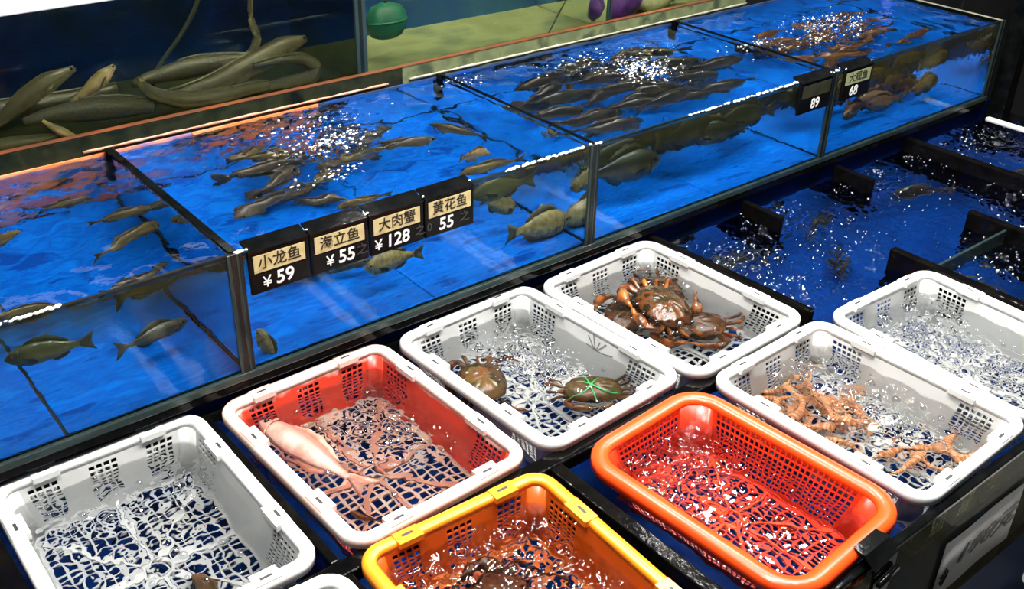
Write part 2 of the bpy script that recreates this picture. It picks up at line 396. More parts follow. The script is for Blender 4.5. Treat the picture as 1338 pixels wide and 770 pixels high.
for i in range(4):
    x0, x1 = XS[i] + .006, XS[i + 1] - .006
    part(tank, 'front_pane', 'pane_front_reflect', (x0 - .006, 0.0, ZB), (x1 + .006, 0.003, ZT))
    # blue floor sheets laid edge to edge with a dark gap
    xm = x0 + (x1 - x0) * (0.62 if i == 0 else 0.5)
    part(tank, 'floor_bed', 'dark_seal', (x0, 0.008, ZB - 0.0035), (x1, D - .008, ZB + 0.0005))
    gap = 0.003 if i == 0 else 0.0008
    part(tank, 'floor_sheet', 'blue_liner', (x0 + .004, 0.011, ZB + .001), (xm - gap, D - .012, ZB + 0.005), bevel=0.003)
    part(tank, 'floor_sheet', 'blue_liner', (xm + gap, 0.011, ZB + .001), (x1 - .004, D - .012, ZB + 0.005), bevel=0.003)
    if i == 0:
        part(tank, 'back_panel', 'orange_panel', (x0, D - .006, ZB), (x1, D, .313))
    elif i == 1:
        part(tank, 'back_panel', 'orange_blue_reflect', (x0, D - .006, ZB), (-0.02, D, .313))
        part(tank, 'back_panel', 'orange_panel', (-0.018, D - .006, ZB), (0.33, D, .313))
        part(tank, 'back_panel', 'slate_panel', (0.332, D - .006, ZB), (x1, D, .313))
    else:
        part(tank, 'back_panel', 'slate_panel', (x0, D - .006, ZB), (x1, D, .313))
    # rim of the front pane, with the bead of water along it
    part(tank, 'top_edge', 'dark_seal', (x0, -0.001, ZT), (x1, 0.005, ZT + 0.003))
for i in range(1, 4):
    x = XS[i]
    part(tank, 'divider', 'pane_glass', (x - .003, 0.006, ZB), (x + .003, D - .008, ZT))
    wtrim = 0.009 if i == 1 else 0.004
    part(tank, 'divider_trim', 'black_trim', (x - wtrim, 0.004, ZT), (x + wtrim, D - .006, ZT + 0.005), bevel=0.0015)
    part(tank, 'divider_joint', 'black_trim', (x - .012, D - .022, ZB + .1), (x + .012, D - .006, ZT + 0.006), bevel=0.003)
for i in (0, 4):
    x = XS[i]
    part(tank, 'end_pane', 'pane_end_reflect', (x - .003, 0.003, ZB), (x + .003, D - .006, ZT))
    part(tank, 'end_trim', 'sealant_white', (x - .003, 0.003, ZT), (x + .003, D - .006, ZT + 0.003))
for i in range(0, 5):
    x = XS[i]
    for dx0, dx1, m in ((-.017, -.009, 'teal_seal'), (-.009, .002, 'dark_seal'), (.002, .008, 'teal_seal'), (.008, .015, 'dark_seal')):
        part(tank, 'corner_seal', m, (x + dx0, -0.004, ZB - .01), (x + dx1, 0.004 if m == 'dark_seal' else 0.003, ZT + .002), bevel=0.0015)
# white droplets standing in for highlights along the wet top edges
db = MB()
for i in range(4):
    for a, b, n in (((0.03, 0.35, 60), (0.15, 0.32, 30)), ((0.0, 0.1, 20), (0.8, 0.99, 70)), ((0.35, 0.98, 110), (0.0, 0.02, 8)), ((0.02, 0.3, 20), (0.5, 0.6, 4)))[i] and ((((0.30, 0.66, 90),), ((0.7, 0.99, 70), (0.0, 0.02, 8)), ((0.35, 0.97, 120), (0.0, 0.02, 8)), ((0.0, 0.02, 6),))[i]):
        for k in range(n):
            u = R.uniform(a, b); x = XS[i] + (XS[i + 1] - XS[i]) * u; r = R.uniform(0.0015, 0.0042)
            db.ell((x, R.uniform(-.002, .004), ZT + 0.003), (r * 1.6, r, r * 0.9), 6, 4)
tag(db.build('water_droplets', 'glint_white', tank, world=True), None, None, None, 'stuff')

# ------------------------------------------------------------------ water heightfields
def band(nx, ny, cell, lo, hi, rs):
    w_ = rs.randn(ny, nx); F = np.fft.rfft2(w_)
    ky = np.fft.fftfreq(ny, cell)[:, None]; kx = np.fft.rfftfreq(nx, cell)[None, :]
    k = np.sqrt(kx ** 2 + ky ** 2)
    mask = np.exp(-((np.log(np.maximum(k, 1e-6)) - np.log(2 / (lo + hi))) / 0.35) ** 2)
    h = np.fft.irfft2(F * mask, s=(ny, nx)); return h / (h.std() + 1e-9)
def water(name, mat, x0, x1, y0, y1, z, zbot, cell, hfun, label, seed):
    nx = int((x1 - x0) / cell) + 1; ny = int((y1 - y0) / cell) + 1
    X, Y = np.meshgrid(np.linspace(x0, x1, nx), np.linspace(y0, y1, ny))
    rs = np.random.RandomState(seed)
    Hh = hfun(X, Y, nx, ny, cell, rs)
    co = np.stack([X, Y, z + Hh], -1).reshape(-1, 3)
    idx = np.arange(nx * ny).reshape(ny, nx)
    q = np.stack([idx[:-1, :-1], idx[:-1, 1:], idx[1:, 1:], idx[1:, :-1]], -1).reshape(-1, 4)
    loop = np.concatenate([idx[0, :-1], idx[:-1, -1], idx[-1, :0:-1], idx[:0:-1, 0]])
    n0 = nx * ny
    low = co[loop].copy(); low[:, 2] = zbot
    top2 = co[loop].copy()
    k = len(loop); a = np.arange(k); b = (a + 1) % k
    sk = np.stack([n0 + k + a, n0 + a, n0 + b, n0 + k + b], -1)[:, ::-1]
    sk = np.stack([n0 + a, n0 + b, n0 + k + b, n0 + k + a], -1)[:, ::-1]
    # skirt gets vertices of its own so that its normals stay flat
    V = np.concatenate([co, top2, low]); Fq = np.concatenate([q, sk])
    me = bpy.data.meshes.new(name)
    me.vertices.add(len(V)); me.vertices.foreach_set('co', V.astype(np.float32).ravel())
    me.loops.add(Fq.size); me.loops.foreach_set('vertex_index', Fq.astype(np.int32).ravel())
    me.polygons.add(len(Fq)); me.polygons.foreach_set('loop_start', np.arange(0, Fq.size, 4, dtype=np.int32))
    sm = np.zeros(len(Fq), bool); sm[:len(q)] = True
    me.polygons.foreach_set('use_smooth', sm)
    me.update(calc_edges=True); me.validate()
    me.materials.append(M[mat])
    o = bpy.data.objects.new(name, me); C.objects.link(o)
    return tag(o, label, 'water', None, 'stuff')
def plumes(X, Y, pl):
    T = np.zeros_like(X)
    for (px, py, rx, ry, amp) in pl:
        T = np.maximum(T, amp * np.exp(-((X - px) / rx) ** 2 - ((Y - py) / ry) ** 2))
    return T
def upper_h(pl, calm=0.0007):
    def fn(X, Y, nx, ny, cell, rs):
        T = plumes(X, Y, pl)
        return calm * band(nx, ny, cell, .05, .12, rs) + T * (0.0028 * band(nx, ny, cell, .018, .03, rs) + 0.004 * band(nx, ny, cell, .04, .07, rs))
    return fn
UP = [
    ([(-0.9, 0.45, .2, .12, .25), (-0.35, 0.5, .25, .1, .12)], 'clear water in the leftmost compartment of the display tank'),
    ([(0.218, 0.40, .09, .07, 1.3), (0.2, 0.55, .22, .1, .45), (0.1, 0.25, .1, .04, .15)], 'clear water bubbling in the compartment behind the four price signs'),
    ([(1.25, 0.36, .09, .09, 1.5), (1.2, 0.55, .22, .07, .5), (0.75, 0.58, .08, .04, .5)], 'clear water bubbling in the compartment left of the 89 sign'),
    ([(2.11, 0.35, .13, .10, 1.3), (1.72, 0.34, .1, .05, .6), (2.0, 0.25, .18, .06, .6)], 'clear water bubbling in the rightmost compartment of the display tank'),
]
for i, (pl, lab) in enumerate(UP):
    water('tank_water', 'water_clear', XS[i] + .0045, XS[i + 1] - .0045, 0.0045, D - .0075, WL, ZB + .003, 0.005, upper_h(pl), lab, 11 + i)

# ------------------------------------------------------------------ lower tank with the baskets
LX0, LX1, LY0, LZ = -1.25, 2.74, -1.060, -0.33
WZ = -0.045
low = empty('basket_tank', (0.745, -0.54, -0.95), 0, 'low wide tank with black divider boards holding the baskets in front', 'fish tank')
part(low, 'stand', 'steel_dark', (LX0, LY0 + .03, -0.95), (LX1, 0.0255, LZ - .03))
part(low, 'front_skirt', 'skirt_blue', (LX0, LY0 - .004, -0.95), (LX1, LY0 + .02, LZ - .031))
part(low, 'tray', 'black_trim', (LX0, LY0, LZ - .03), (LX1, 0.018, LZ - .006))
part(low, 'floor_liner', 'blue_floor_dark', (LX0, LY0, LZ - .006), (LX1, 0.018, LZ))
part(low, 'back_panel', 'navy_panel', (LX0, 0.0185, LZ), (LX1, 0.0255, 0.012))
part(low, 'front_pane', 'pane_lower', (LX0, LY0 - .006, LZ - .03), (LX1, LY0, -0.022))
part(low, 'front_rail', 'black_trim', (LX0, LY0 - .013, -0.034), (LX1, LY0 + .006, -0.0215), bevel=0.003)
part(low, 'end_panel', 'black_trim', (LX0 - .006, LY0 - .006, LZ - .03), (LX0, 0.0, -0.021))
part(low, 'end_panel', 'black_trim', (LX1, LY0 - .006, LZ - .03), (LX1 + .006, 0.0, -0.021))
part(low, 'back_rail', 'black_trim', (LX0, 0.006, -0.05), (0.93, 0.018, -0.0215), bevel=0.003)
part(low, 'cross_rail', 'black_board', (LX0, -0.543, -0.055), (0.985, -0.507, -0.0215), bevel=0.004)
part(low, 'cross_rail', 'teal_seal', (1.40, -0.556, -0.06), (1.80, -0.548, -0.006), bevel=0.002)
def board(x, ya, yb, top=-0.0215, th=.018, bot=-0.2, lab=None):
    o = part(low, 'divider_board', 'black_board', (x - th / 2, ya, bot), (x + th / 2, yb, top), bevel=0.003); return o
board(-0.785, -1.054, 0.0045, th=.07); board(-0.325, -0.506, 0.0045); board(-0.325, -1.054, -0.544)
board(0.137, -1.054, -0.544, th=.03)
bo_ = board(0.0, -0.506, 0.0045, top=0.004, th=.02)
bo_.data.transform(Matrix.Rotation(.055, 4, 'Z')); bo_.location += Vector((0.951, 0, 0))
board(1.335, -0.135, 0.0045, top=0.0, th=.02)
board(1.775, -0.135, 0.0045, top=0.0, th=.02)
board(2.17, -0.50, 0.0045, top=0.0, th=.03)
board(1.415, -1.054, -0.435, top=0.006, th=.026)
board(1.80, -1.054, -0.435, top=0.006, th=.026)
board(2.20, -1.054, -0.60, top=0.0, th=.026)
BASK = {  # back-left outer rim corner (x, y), turn, width, length
    'w1': (-0.742, 0.019, -0.009, .404, .52), 'pk': (-0.309, -0.0005, .028, .404, .52), 'w3': (.1165, -0.0022, .048, .404, .52), 'w4': (.536, -.0071, .0357, .404, .52),
    'or': (-.3054, -.5235, -.0499, .404, .52), 'rd': (.1709, -.5543, .0636, .3635, .5125), 'w7': (.5688, -.5383, .0265, .404, .52), 'w8': (.9976, -.5279, -.0347, .404, .52),
    'w0': (-.7385, -.528, -.01, .404, .52)}
def bask_frame(k):
    x, y, t, a, b = BASK[k]; c, s = math.cos(t), math.sin(t)
    return x + a / 2 * c + b / 2 * s, y + a / 2 * s - b / 2 * c, t, a, b
PL = [  # bubbling plumes in the lower tank
    (-0.6, -0.1, 0.16, 0.1, 0.5), (-0.42, -0.1, 0.1, 0.12, 0.56), (-0.55, -0.26, 0.16, 0.16, 0.3),
    (0.12, -0.13, 0.12, 0.12, 0.64), (0.0, -0.2, 0.2, 0.16, 0.5),
    (0.34, -0.1, 0.1, 0.1, 1.2), (0.36, -0.22, 0.09, 0.14, 1.04), (0.28, -0.3, 0.2, 0.2, 0.18),
    (0.86, -0.08, 0.12, 0.12, 0.72), (0.75, -0.25, 0.2, 0.2, 0.18),
    (-0.1, -0.60, 0.16, 0.1, 0.8), (-0.05, -0.75, 0.2, 0.2, 0.4),
    (0.36, -0.63, 0.13, 0.13, 0.88), (0.35, -0.8, 0.2, 0.25, 0.18),
    (0.85, -0.62, 0.1, 0.1, 0.8), (0.85, -0.78, 0.12, 0.16, 0.88), (0.8, -0.95, 0.2, 0.1, 0.252),
    (1.28, -0.6, 0.12, 0.1, 1.2), (1.2, -0.75, 0.16, 0.2, 1),
    (2.22, -0.02, 0.16, 0.13, 1.4), (1.39, -0.05, 0.13, 0.1, 1.2), (1.13, -0.2, 0.16, 0.16, 0.9), (1.1, -0.36, 0.14, 0.12, 0.8), (1.85, -0.05, 0.14, 0.09, 1.1), (1.5, -0.3, 0.4, 0.2, 0.55),
    (2.55, -0.1, 0.2, 0.2, 1.2), (1.7, -0.62, 0.16, 0.14, 1.3), (2.1, -0.5, 0.3, 0.2, 0.9), (1.6, -0.8, 0.2, 0.2, 0.8), (-0.5, -0.75, 0.2, 0.2, 0.144)]
def low_h(X, Y, nx, ny, cell, rs):
    T = np.maximum(0.72 * plumes(X, Y, PL), 0.03)
    return (0.0008 * band(nx, ny, cell, .05, .10, rs) + T * (0.0021 * band(nx, ny, cell, .014, .024, rs) + 0.0042 * band(nx, ny, cell, .035, .06, rs)))
water('basket_tank_water', 'water_rough', LX0 + .001, LX1 - .001, LY0 + .001, 0.005, WZ, LZ + .001, 0.0042, low_h,
      'rippling clear water flowing around and through the baskets', 42)

# bubbles riding on the surface
bb = MB()
def dome(x, y, z, r):
    rings = [[(x + r * math.cos(e) * math.cos(a), y + r * math.cos(e) * math.sin(a), z + r * 0.85 * math.sin(e)) for a in [2 * PI * j / 10 for j in range(10)]] for e in (-.25, .25, .7, 1.1, 1.45)]
    bb.loft(rings)
def scatter(n, px, py, sx, sy, r0, r1, box):
    for _ in range(n):
        x, y = R.gauss(px, sx), R.gauss(py, sy)
        if box[0] < x < box[1] and box[2] < y < box[3]:
            dome(x, y, WZ + 0.002, R.uniform(r0, r1))
for k, n, pts in (('w1', 42, [(-.62, -.12), (-.45, -.3), (-.6, -.35)]), ('pk', 60, [(.05, -.12), (-.2, -.2), (0., -.4)]), ('w3', 60, [(.2, -.2), (.38, -.35), (.34, -.1)]),
                  ('w4', 60, [(.8, -.12), (.72, -.25)]), ('or', 60, [(-.15, -.7), (.02, -.6), (-.05, -.85)]), ('rd', 46, [(.33, -.66), (.3, -.8)]), ('w7', 40, [(.75, -.65), (.85, -.8)]), ('w8', 30, [(1.2, -.65)])):
    cx, cy_, t, a, b = bask_frame(k)
    for (px, py) in pts:
        scatter(n // len(pts), px, py, .1, .1, .0035, .0105, (cx - a / 2 + .06, cx + a / 2 - .06, cy_ - b / 2 + .06, cy_ + b / 2 - .06))
for (px, py) in ((2.2, -.05), (1.39, -.1), (1.15, -.22), (1.85, -.15), (1.5, -.3), (1.1, -.36), (2.55, -.1), (1.7, -.65), (2.1, -.45)):
    scatter(46, px, py, .12, .09, .003, .008, (.98, 2.7, -1.0, -.02))
fm = MB()  # foam flecks whose white also stands in for sparkles on the splashes
def foam(n, px, py, sx, sy, z, r0=.0007, r1=.0022):
    for _ in range(int(n * 1.3)):
        x, y = R.gauss(px, sx), R.gauss(py, sy); r = R.uniform(r0, r1)
        fm.ell((x, y, z + R.uniform(0.0, .006)), (r * R.uniform(1, 2.8), r * R.uniform(.8, 1.6), r * .8), 6, 4)
ZW = WL
for n, px, py, sx, sy in ((130, .225, .41, .055, .035), (50, .25, .53, .09, .03), (30, .12, .24, .06, .02), (230, 1.25, .36, .05, .05), (60, 1.2, .5, .12, .05), (150, 2.11, .35, .08, .05), (60, 1.95, .26, .12, .03), (30, 1.72, .35, .06, .02), (20, .75, .59, .04, .02)):
    foam(n, px, min(py, .6), sx, sy, ZW)
for n, px, py, sx, sy in ((120, 2.22, -.10, .10, .05), (70, 1.39, -.06, .07, .025), (60, 1.15, -.15, .07, .05), (60, 1.85, -.06, .07, .02), (50, 2.5, -.1, .07, .04), (40, 1.65, -.65, .08, .08), (40, 1.1, -.35, .06, .06), (50, .33, -.12, .06, .05), (50, .37, -.24, .05, .06), (60, 2.05, -.4, .14, .1), (40, 1.5, -.25, .14, .06)):
    foam(int(n * .4), px, min(py, -.03), sx, sy, WZ + .002, .0006, .0017)
tag(fm.build('foam_sparkle', 'glint_white'), 'white flecks of foam and painted sparkle over the bubbling spots of all tanks', 'foam', None, 'stuff')
tag(bb.build('surface_bubbles', 'bubble_film'), 'clear round air bubbles floating all over the lower tank water', 'bubbles', None, 'stuff')

# ------------------------------------------------------------------ baskets
def rr(a, b, r, z, n=6):
    """rounded rectangle ring, half sizes a, b"""
    out = []
    for cx, cy_, s in ((a - r, b - r, 0), (-(a - r), b - r, PI / 2), (-(a - r), -(b - r), PI), (a - r, -(b - r), 1.5 * PI)):
        for k in range(n + 1):
            t = s + PI / 2 * k / n; out.append((cx + r * math.cos(t), cy_ + r * math.sin(t), z))
    return out
def lines(total, zones, bar, hole, coarse=0.05):
    """grid lines over [-total/2, total/2]; returns (positions, is_hole per interval)"""
    pos = [-total / 2]; hol = []
    for (u0, u1, perf) in zones:
        a, b = -total / 2 + u0 * total, -total / 2 + u1 * total
        if not perf:
            n = max(1, int(math.ceil((b - a) / coarse)))
            for k in range(n): pos.append(a + (b - a) * (k + 1) / n); hol.append(False)
        else:
            n = max(1, int((b - a - bar) / (bar + hole))); hh = (b - a - bar * (n + 1)) / n
            x = a
            for k in range(n):
                x += bar; pos.append(x); hol.append(False); x += hh; pos.append(x); hol.append(True)
            pos.append(b); hol.append(False)
    return pos, hol
def perf_sheet(pu, hu, pv, hv, fn):
    vs = [fn(u, v) for v in pv for u in pu]; n = len(pu); fs = []
    for j in range(len(pv) - 1):
        for i in range(n - 1):
            if hu[i] and hv[j]: continue
            fs.append((j * n + i, j * n + i + 1, (j + 1) * n + i + 1, (j + 1) * n + i))
    return MB().add(vs, fs)
def thick(o, t):
    s = o.modifiers.new('solidify', 'SOLIDIFY'); s.thickness = t; s.offset = 0; return o
def basket(a, b, h, mats, label, style, name='basket'):
    rim_m, wall_m, base_m, rib_m = mats
    root = empty(name, (0, 0, 0), 0, label, 'basket')
    red = style == 'red'
    fl = 0.032 if red else 0.022                      # rim flange
    r = 0.062 if red else 0.036
    At, Bt = a / 2 - fl, b / 2 - fl; Ab, Bb = At - (0.03 if red else 0.022), Bt - (0.03 if red else 0.022)
    rc = r - fl * 0.4
    # rim
    prof = [(-.003, h - .02), (-.003, h - .004), (.002, h + .001), (fl * .5, h + .004), (fl * .85, h + .001), (fl, h - .006), (fl, h - .022), (fl - .004, h - .022), (fl - .005, h - .008), (.004, h - .006), (.003, h - .02)]
    if not red: prof = [(-.003, h - .016), (-.003, h - .003), (.001, h), (fl * .5, h + .001), (fl * .85, h), (fl, h - .005), (fl, h - .02), (fl - .004, h - .02), (fl - .005, h - .006), (.004, h - .006), (.003, h - .016)]
    rings = [rr(At + o, Bt + o, max(.006, rc + o), z) for o, z in prof]
    MB().loft(rings, False, 0, None, True).build('rim', rim_m, root)
    ztop, zlo = h - .006, 0.012
    zw = ztop - zlo
    if red: zz = [(0, .06, False), (.06, .97, True), (.97, 1, False)]
    else: zz = [(0, .12, False), (.12, .9, True), (.9, 1, False)]
    pv, hv = lines(zw, zz, .0035, .0085, .05); pv = [v + zw / 2 for v in pv]
    for side in range(4):
        lw = 2 * ((At if side % 2 == 0 else Bt) - rc)
        if red: zs = [(0, .02, False), (.02, .98, True), (.98, 1, False)]
        elif side % 2 == 0: zs = [(0, .03, False), (.03, .23, True), (.23, .40, False), (.40, .60, True), (.60, .77, False), (.77, .97, True), (.97, 1, False)]
        else: zs = [(0, .02, False), (.02, .22, True), (.22, .78, False), (.78, .98, True), (.98, 1, False)]
        pu, hu = lines(lw, zs, .0035, .0085)
        sg = 1 if side < 2 else -1
        def fn(u, v, side=side, lw=lw, sg=sg):
            k = v / zw
            A_, B_ = Ab + (At - Ab) * k, Bb + (Bt - Bb) * k
            if side % 2 == 0: return (u * (A_ - rc) / (At - rc), sg * B_, zlo + v)
            return (sg * A_, u * (B_ - rc) / (Bt - rc), zlo + v)
        thick(perf_sheet(pu, hu, pv, hv, fn).build('side_wall', wall_m, root, smooth=False), 0.0026)
    # rounded corner posts
    for sx, sy in ((1, 1), (-1, 1), (-1, -1), (1, -1)):
        vs = []; n = 6
        for (A_, B_, z) in ((Ab, Bb, zlo), (At, Bt, ztop)):
            for k in range(n + 1):
                t = PI / 2 * k / n; vs.append((sx * (A_ - rc + rc * math.cos(t)), sy * (B_ - rc + rc * math.sin(t)), z))
        fs = [(k, k + 1, n + 2 + k, n + 1 + k) for k in range(n)]
        thick(MB().add(vs, fs).build('corner_post', wall_m, root), 0.0026)
    # base: skirt, grid, ribs
    MB().loft([rr(Ab + .0014, Bb + .0014, rc, 0), rr(Ab + .0014, Bb + .0014, rc, .014), rr(Ab - .003, Bb - .003, rc, .014), rr(Ab - .003, Bb - .003, rc, 0)], False, 0, None, True).build('base_band', base_m, root)
    if red: pu, hu = lines(2 * Ab - .004, [(0, .03, False), (.03, .97, True), (.97, 1, False)], .0035, .0075)
    else: pu, hu = lines(2 * Ab - .004, [(0, .01, False), (.01, .99, True), (.99, 1, False)], .0048, .0142)
    if red: pv, hv = lines(2 * Bb - .004, [(0, .03, False), (.03, .97, True), (.97, 1, False)], .004, .017)
    else: pv, hv = lines(2 * Bb - .004, [(0, .01, False), (.01, .99, True), (.99, 1, False)], .0048, .0142)
    thick(perf_sheet(pu, hu, pv, hv, lambda u, v: (u, v, .006)).build('base_grid', base_m, root, smooth=False), 0.003)
    for k in range(8):
        t = 2 * PI * k / 8 + (0 if k % 2 == 0 else (0.12 if k in (1, 5) else -0.12))
        L_ = min(abs((Ab - .004) / (math.cos(t) + 1e-9)), abs((Bb - .004) / (math.sin(t) + 1e-9)))
        d = Vector((math.cos(t), math.sin(t), 0)); ax = Matrix((d, (-d.y, d.x, 0), (0, 0, 1))).transposed()
        mb = MB(); mb.obox(d * (L_ / 2 + .012) + Vector((0, 0, .0095)), (L_ - .028, .0095 if not red else .006, .006), ax); mb.build('base_rib', rib_m, root, smooth=False)
    ring = [[((.022 + .006 * c) * math.cos(2 * PI * j / 20), (.022 + .006 * c) * math.sin(2 * PI * j / 20), .0095 + .003 * s_) for j in range(20)] for c, s_ in ((1, 0), (0, 1), (-1, 0), (0, -1))]
    MB().loft(ring, False, 0, None, True).build('base_hub', rib_m, root)
    if not red:       # stacking tabs with slots on the rim
        for side, us in ((0, (-.28, .28)), (2, (-.28, .28)), (1, (-.25, .25)), (3, (-.25, .25))):
            for u in us:
                lw = 2 * (At if side % 2 == 0 else Bt); c0 = u * lw; wd = .024 if side % 2 == 0 else .03
                sg = 1 if side < 2 else -1; mb = MB()
                def P(p, q, z): return (p, sg * ((Bt) + q), z) if side % 2 == 0 else (sg * ((At) + q), p, z)
                z0, z1 = h - .010, h + .0022
                for (p0, p1, q0, q1) in ((c0 - wd, c0 + wd, .009, .019), (c0 - wd, c0 + wd, -.011, .003), (c0 - wd, c0 - .011, .003, .009), (c0 + .011, c0 + wd, .003, .009)):
                    A1, A2 = P(p0, q0, z0), P(p1, q1, z1)
                    mb.box(tuple(map(min, A1, A2)), tuple(map(max, A1, A2)))
                tb = mb.build('rim_tab', rim_m, root, smooth=False)
                A1, A2 = P(c0 - .011, .003, h - .004), P(c0 + .011, .009, h + .0015)
                mb = MB(); mb.box(tuple(map(min, A1, A2)), tuple(map(max, A1, A2))); mb.build('slot', 'slot_dark', tb, smooth=False)
    return root
H_B, H_R = 0.165, 0.15
def place(o, k, h):
    x, y, t, a, b = bask_frame(k); o.location = (x, y, -h); o.rotation_euler = (0, 0, t); return o
WHITE = ('plastic_white', 'plastic_wall', 'plastic_wall', 'plastic_white')
wb = basket(.404, .52, H_B, WHITE, 'white plastic basket with white froth holding one small brown fish, at the left', 'std')
place(wb, 'w1', H_B)
for k, lab in (('w3', 'white plastic basket holding two brown crabs, one tied with green straw'),
               ('w4', 'white plastic basket holding a heap of brown and orange crabs'),
               ('w7', 'white plastic basket holding orange shrimps, right of the red basket'),
               ('w8', 'white plastic basket of bubbling water at the right edge, holding no animals'),
               ('w0', 'white plastic basket at bottom edge left of the orange basket, mostly out of view')):
    o = dup(wb); o['label'] = lab; place(o, k, H_B)
    if k == 'w3':
        # small moulded star mark on the inner wall
        mk = MB()
        for q in range(6):
            t = PI * q / 6 + .2 + .1 * (q % 2); L_ = .03 + .012 * (q % 3)
            mk.obox((0, math.cos(t) * L_ / 2, math.sin(t) * L_ / 2), (.0006, L_, .0035), Matrix(((1, 0, 0), (0, math.cos(t), -math.sin(t)), (0, math.sin(t), math.cos(t)))))
        mo = mk.build('moulded_mark', 'mark_grey', o, (.1712, -.02, .112), smooth=False); mo.rotation_euler = (0, .143, 0)
pkb = place(basket(.404, .52, H_B, ('pink_rim', 'red_stained', 'pink_base', 'pink_rib'), 'plastic basket with pale pink rim and red stained walls, a white fish inside', 'std'), 'pk', H_B)
place(basket(.404, .52, H_B, ('orange_rim', 'orange_wall', 'orange_base', 'orange_wall'), 'yellow orange plastic basket with dark crabs in bubbling water', 'std'), 'or', H_B)
place(basket(.3635, .5125, H_R, ('red_rim', 'red_wall', 'red_wall', 'red_rim'), 'orange red mesh basket with wide rolled rim and no animals inside', 'red'), 'rd', H_R)

# ------------------------------------------------------------------ rear eel tank
RX0, RX1, RY, RYB = -1.25, 2.05, 0.67, 1.22
RZF, RZT = 0.33, 0.80
et = empty('eel_tank', (0.4, 0.93, -0.95), 0, 'raised glass tank behind with eels and an orange line along its base', 'fish tank')
part(et, 'stand', 'steel_dark', (RX0, .668, -0.95), (RX1, RYB + .02, RZF - .02))
part(et, 'base_slab', 'dark_seal', (RX0, .668, RZF - .02), (RX1, RYB + .02, RZF - .002))
RV = [RX0, 0.483, 1.395, RX1]
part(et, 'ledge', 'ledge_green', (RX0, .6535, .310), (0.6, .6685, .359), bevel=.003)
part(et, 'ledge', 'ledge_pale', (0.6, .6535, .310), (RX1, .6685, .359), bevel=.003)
part(et, 'base_line', 'orange_trim', (RX0, .652, .3592), (RX1, .669, .3622), bevel=.001)
def bead(x0, x1, m):
    n = 60; pts = [(x0 + (x1 - x0) * k / n, .650, .3235 + .0004 * math.sin(k * 1.7)) for k in range(n + 1)]
    mb = MB(); mb.tube(pts, [.0032 + .0008 * math.sin(k * .9) for k in range(n + 1)], 8); mb.build('sealant_bead', m, et, world=True)
bead(-.28, .55, 'sealant_pink'); bead(.62, RX1, 'sealant_white')
for i in range(3):
    x0, x1 = RV[i] + .004, RV[i + 1] - .004
    part(et, 'front_pane', 'pane_murky', (x0, RY, RZF), (x1, RY + .004, RZT))
    part(et, 'floor_sheet', ('dark_olive', 'olive_floor', 'olive_floor')[i], (x0, RY + .006, RZF - .002), (x1, RYB, RZF))
    part(et, 'back_panel', ('navy_panel', 'blue_panel', 'blue_panel')[i], (x0, RYB, RZF), (x1, RYB + .006, RZT))
for i, x in enumerate(RV):
    part(et, 'end_pane' if i in (0, 3) else 'divider', 'algae' if i < 2 else 'olive_floor', (x - .003, RY + .006, RZF), (x + .003, RYB, RZT))
    wd = .016 if i == 1 else .008
    for k, (dx0, dx1, m) in enumerate(((-1, -.35, 'teal_seal'), (-.35, .3, 'dark_seal'), (.3, 1, 'teal_seal'))):
        part(et, 'corner_seal', m, (x + dx0 * wd, RY - .004, RZF + .034), (x + dx1 * wd, RY + .005, RZT), bevel=.001)
tag(part(et, 'cover_board', 'foam_white', (RX0, .650, .652), (0.1, .668, .695), bevel=.003), 'white board across the front of the tank')
for i in range(3):
    x0, x1 = RV[i] + .006, RV[i + 1] - .006
    water('eel_tank_water', 'water_murky', x0, x1, RY + .0065, RYB - .002, .765, RZF + .001, .02, lambda X, Y, nx, ny, c, rs: .0006 * band(nx, ny, c, .08, .14, rs),
          ('dark still water around the eels in the rear tank', 'cloudy green water around the green float in the rear tank', 'cloudy green water around the purple bag in the rear tank')[i], 60 + i)

def eel(pts, rmax, mat, label, head=True, n=8):
    P = spline(pts, n); K = len(P); o0 = Vector(P[K // 2]); zb = min(p[2] for p in P) - rmax
    base = Vector((o0.x, o0.y, zb))
    root = empty('eel', base, 0, label, 'eel')
    rad = []
    for k in range(K):
        s = k / (K - 1)
        if head: r = rmax * min(1, (0.30 + 3.2 * s) if s < .22 else 1) * (1 if s < .5 else 1 - .72 * (s - .5) / .5)
        else: r = rmax * (0.35 + 1.3 * s if s < .5 else 1) * (1 if s < .6 else 1 - .5 * (s - .6) / .4)
        rad.append(r)
    mb = MB(); mb.tube([p - base for p in P], rad, 14, 0.92, 0, True); mb.build('body', mat, root)
    # long low fin along the back half
    b0 = [p - base + Vector((0, 0, rad[i] * .9)) for i, p in enumerate(P) if i > K * .4]
    t0 = [q + Vector((0, 0, rmax * .28)) for q in b0]
    if len(b0) > 2: MB().fin(b0, t0, .0015).build('dorsal_fin', 'fin_dark', root)
    if head:
        d = (P[0] - P[2]).normalized(); sd = d.cross(Vector((0, 0, 1))).normalized()
        for s in (-1, 1):
            c = P[1] - base + sd * s * rad[1] * .8 + Vector((0, 0, rad[1] * .45))
            MB().ell(c, (.0032,) * 3, 8, 6).build('eye', 'eye_black', root)
        mp = [P[0] - base + d * .003 - Vector((0, 0, rad[0] * .2)), P[2] - base + sd * rad[2] * .95 - Vector((0, 0, rad[2] * .2))]
        mb = MB(); mb.tube(mp, [.0014, .001], 6); mb.build('mouth', 'fin_dark', root)
        # pectoral fins
        k = int(K * .2)
        for s in (-1, 1):
            c = P[k] - base + sd * s * rad[k] * .95
            MB().fin([c, c - d * .012], [c - d * .012 + sd * s * .022 - Vector((0, 0, .006)), c - d * .03 + sd * s * .012 - Vector((0, 0, .008))], .001, (0, 0, 1)).build('pectoral_fin', 'fin_olive', root)
    return root
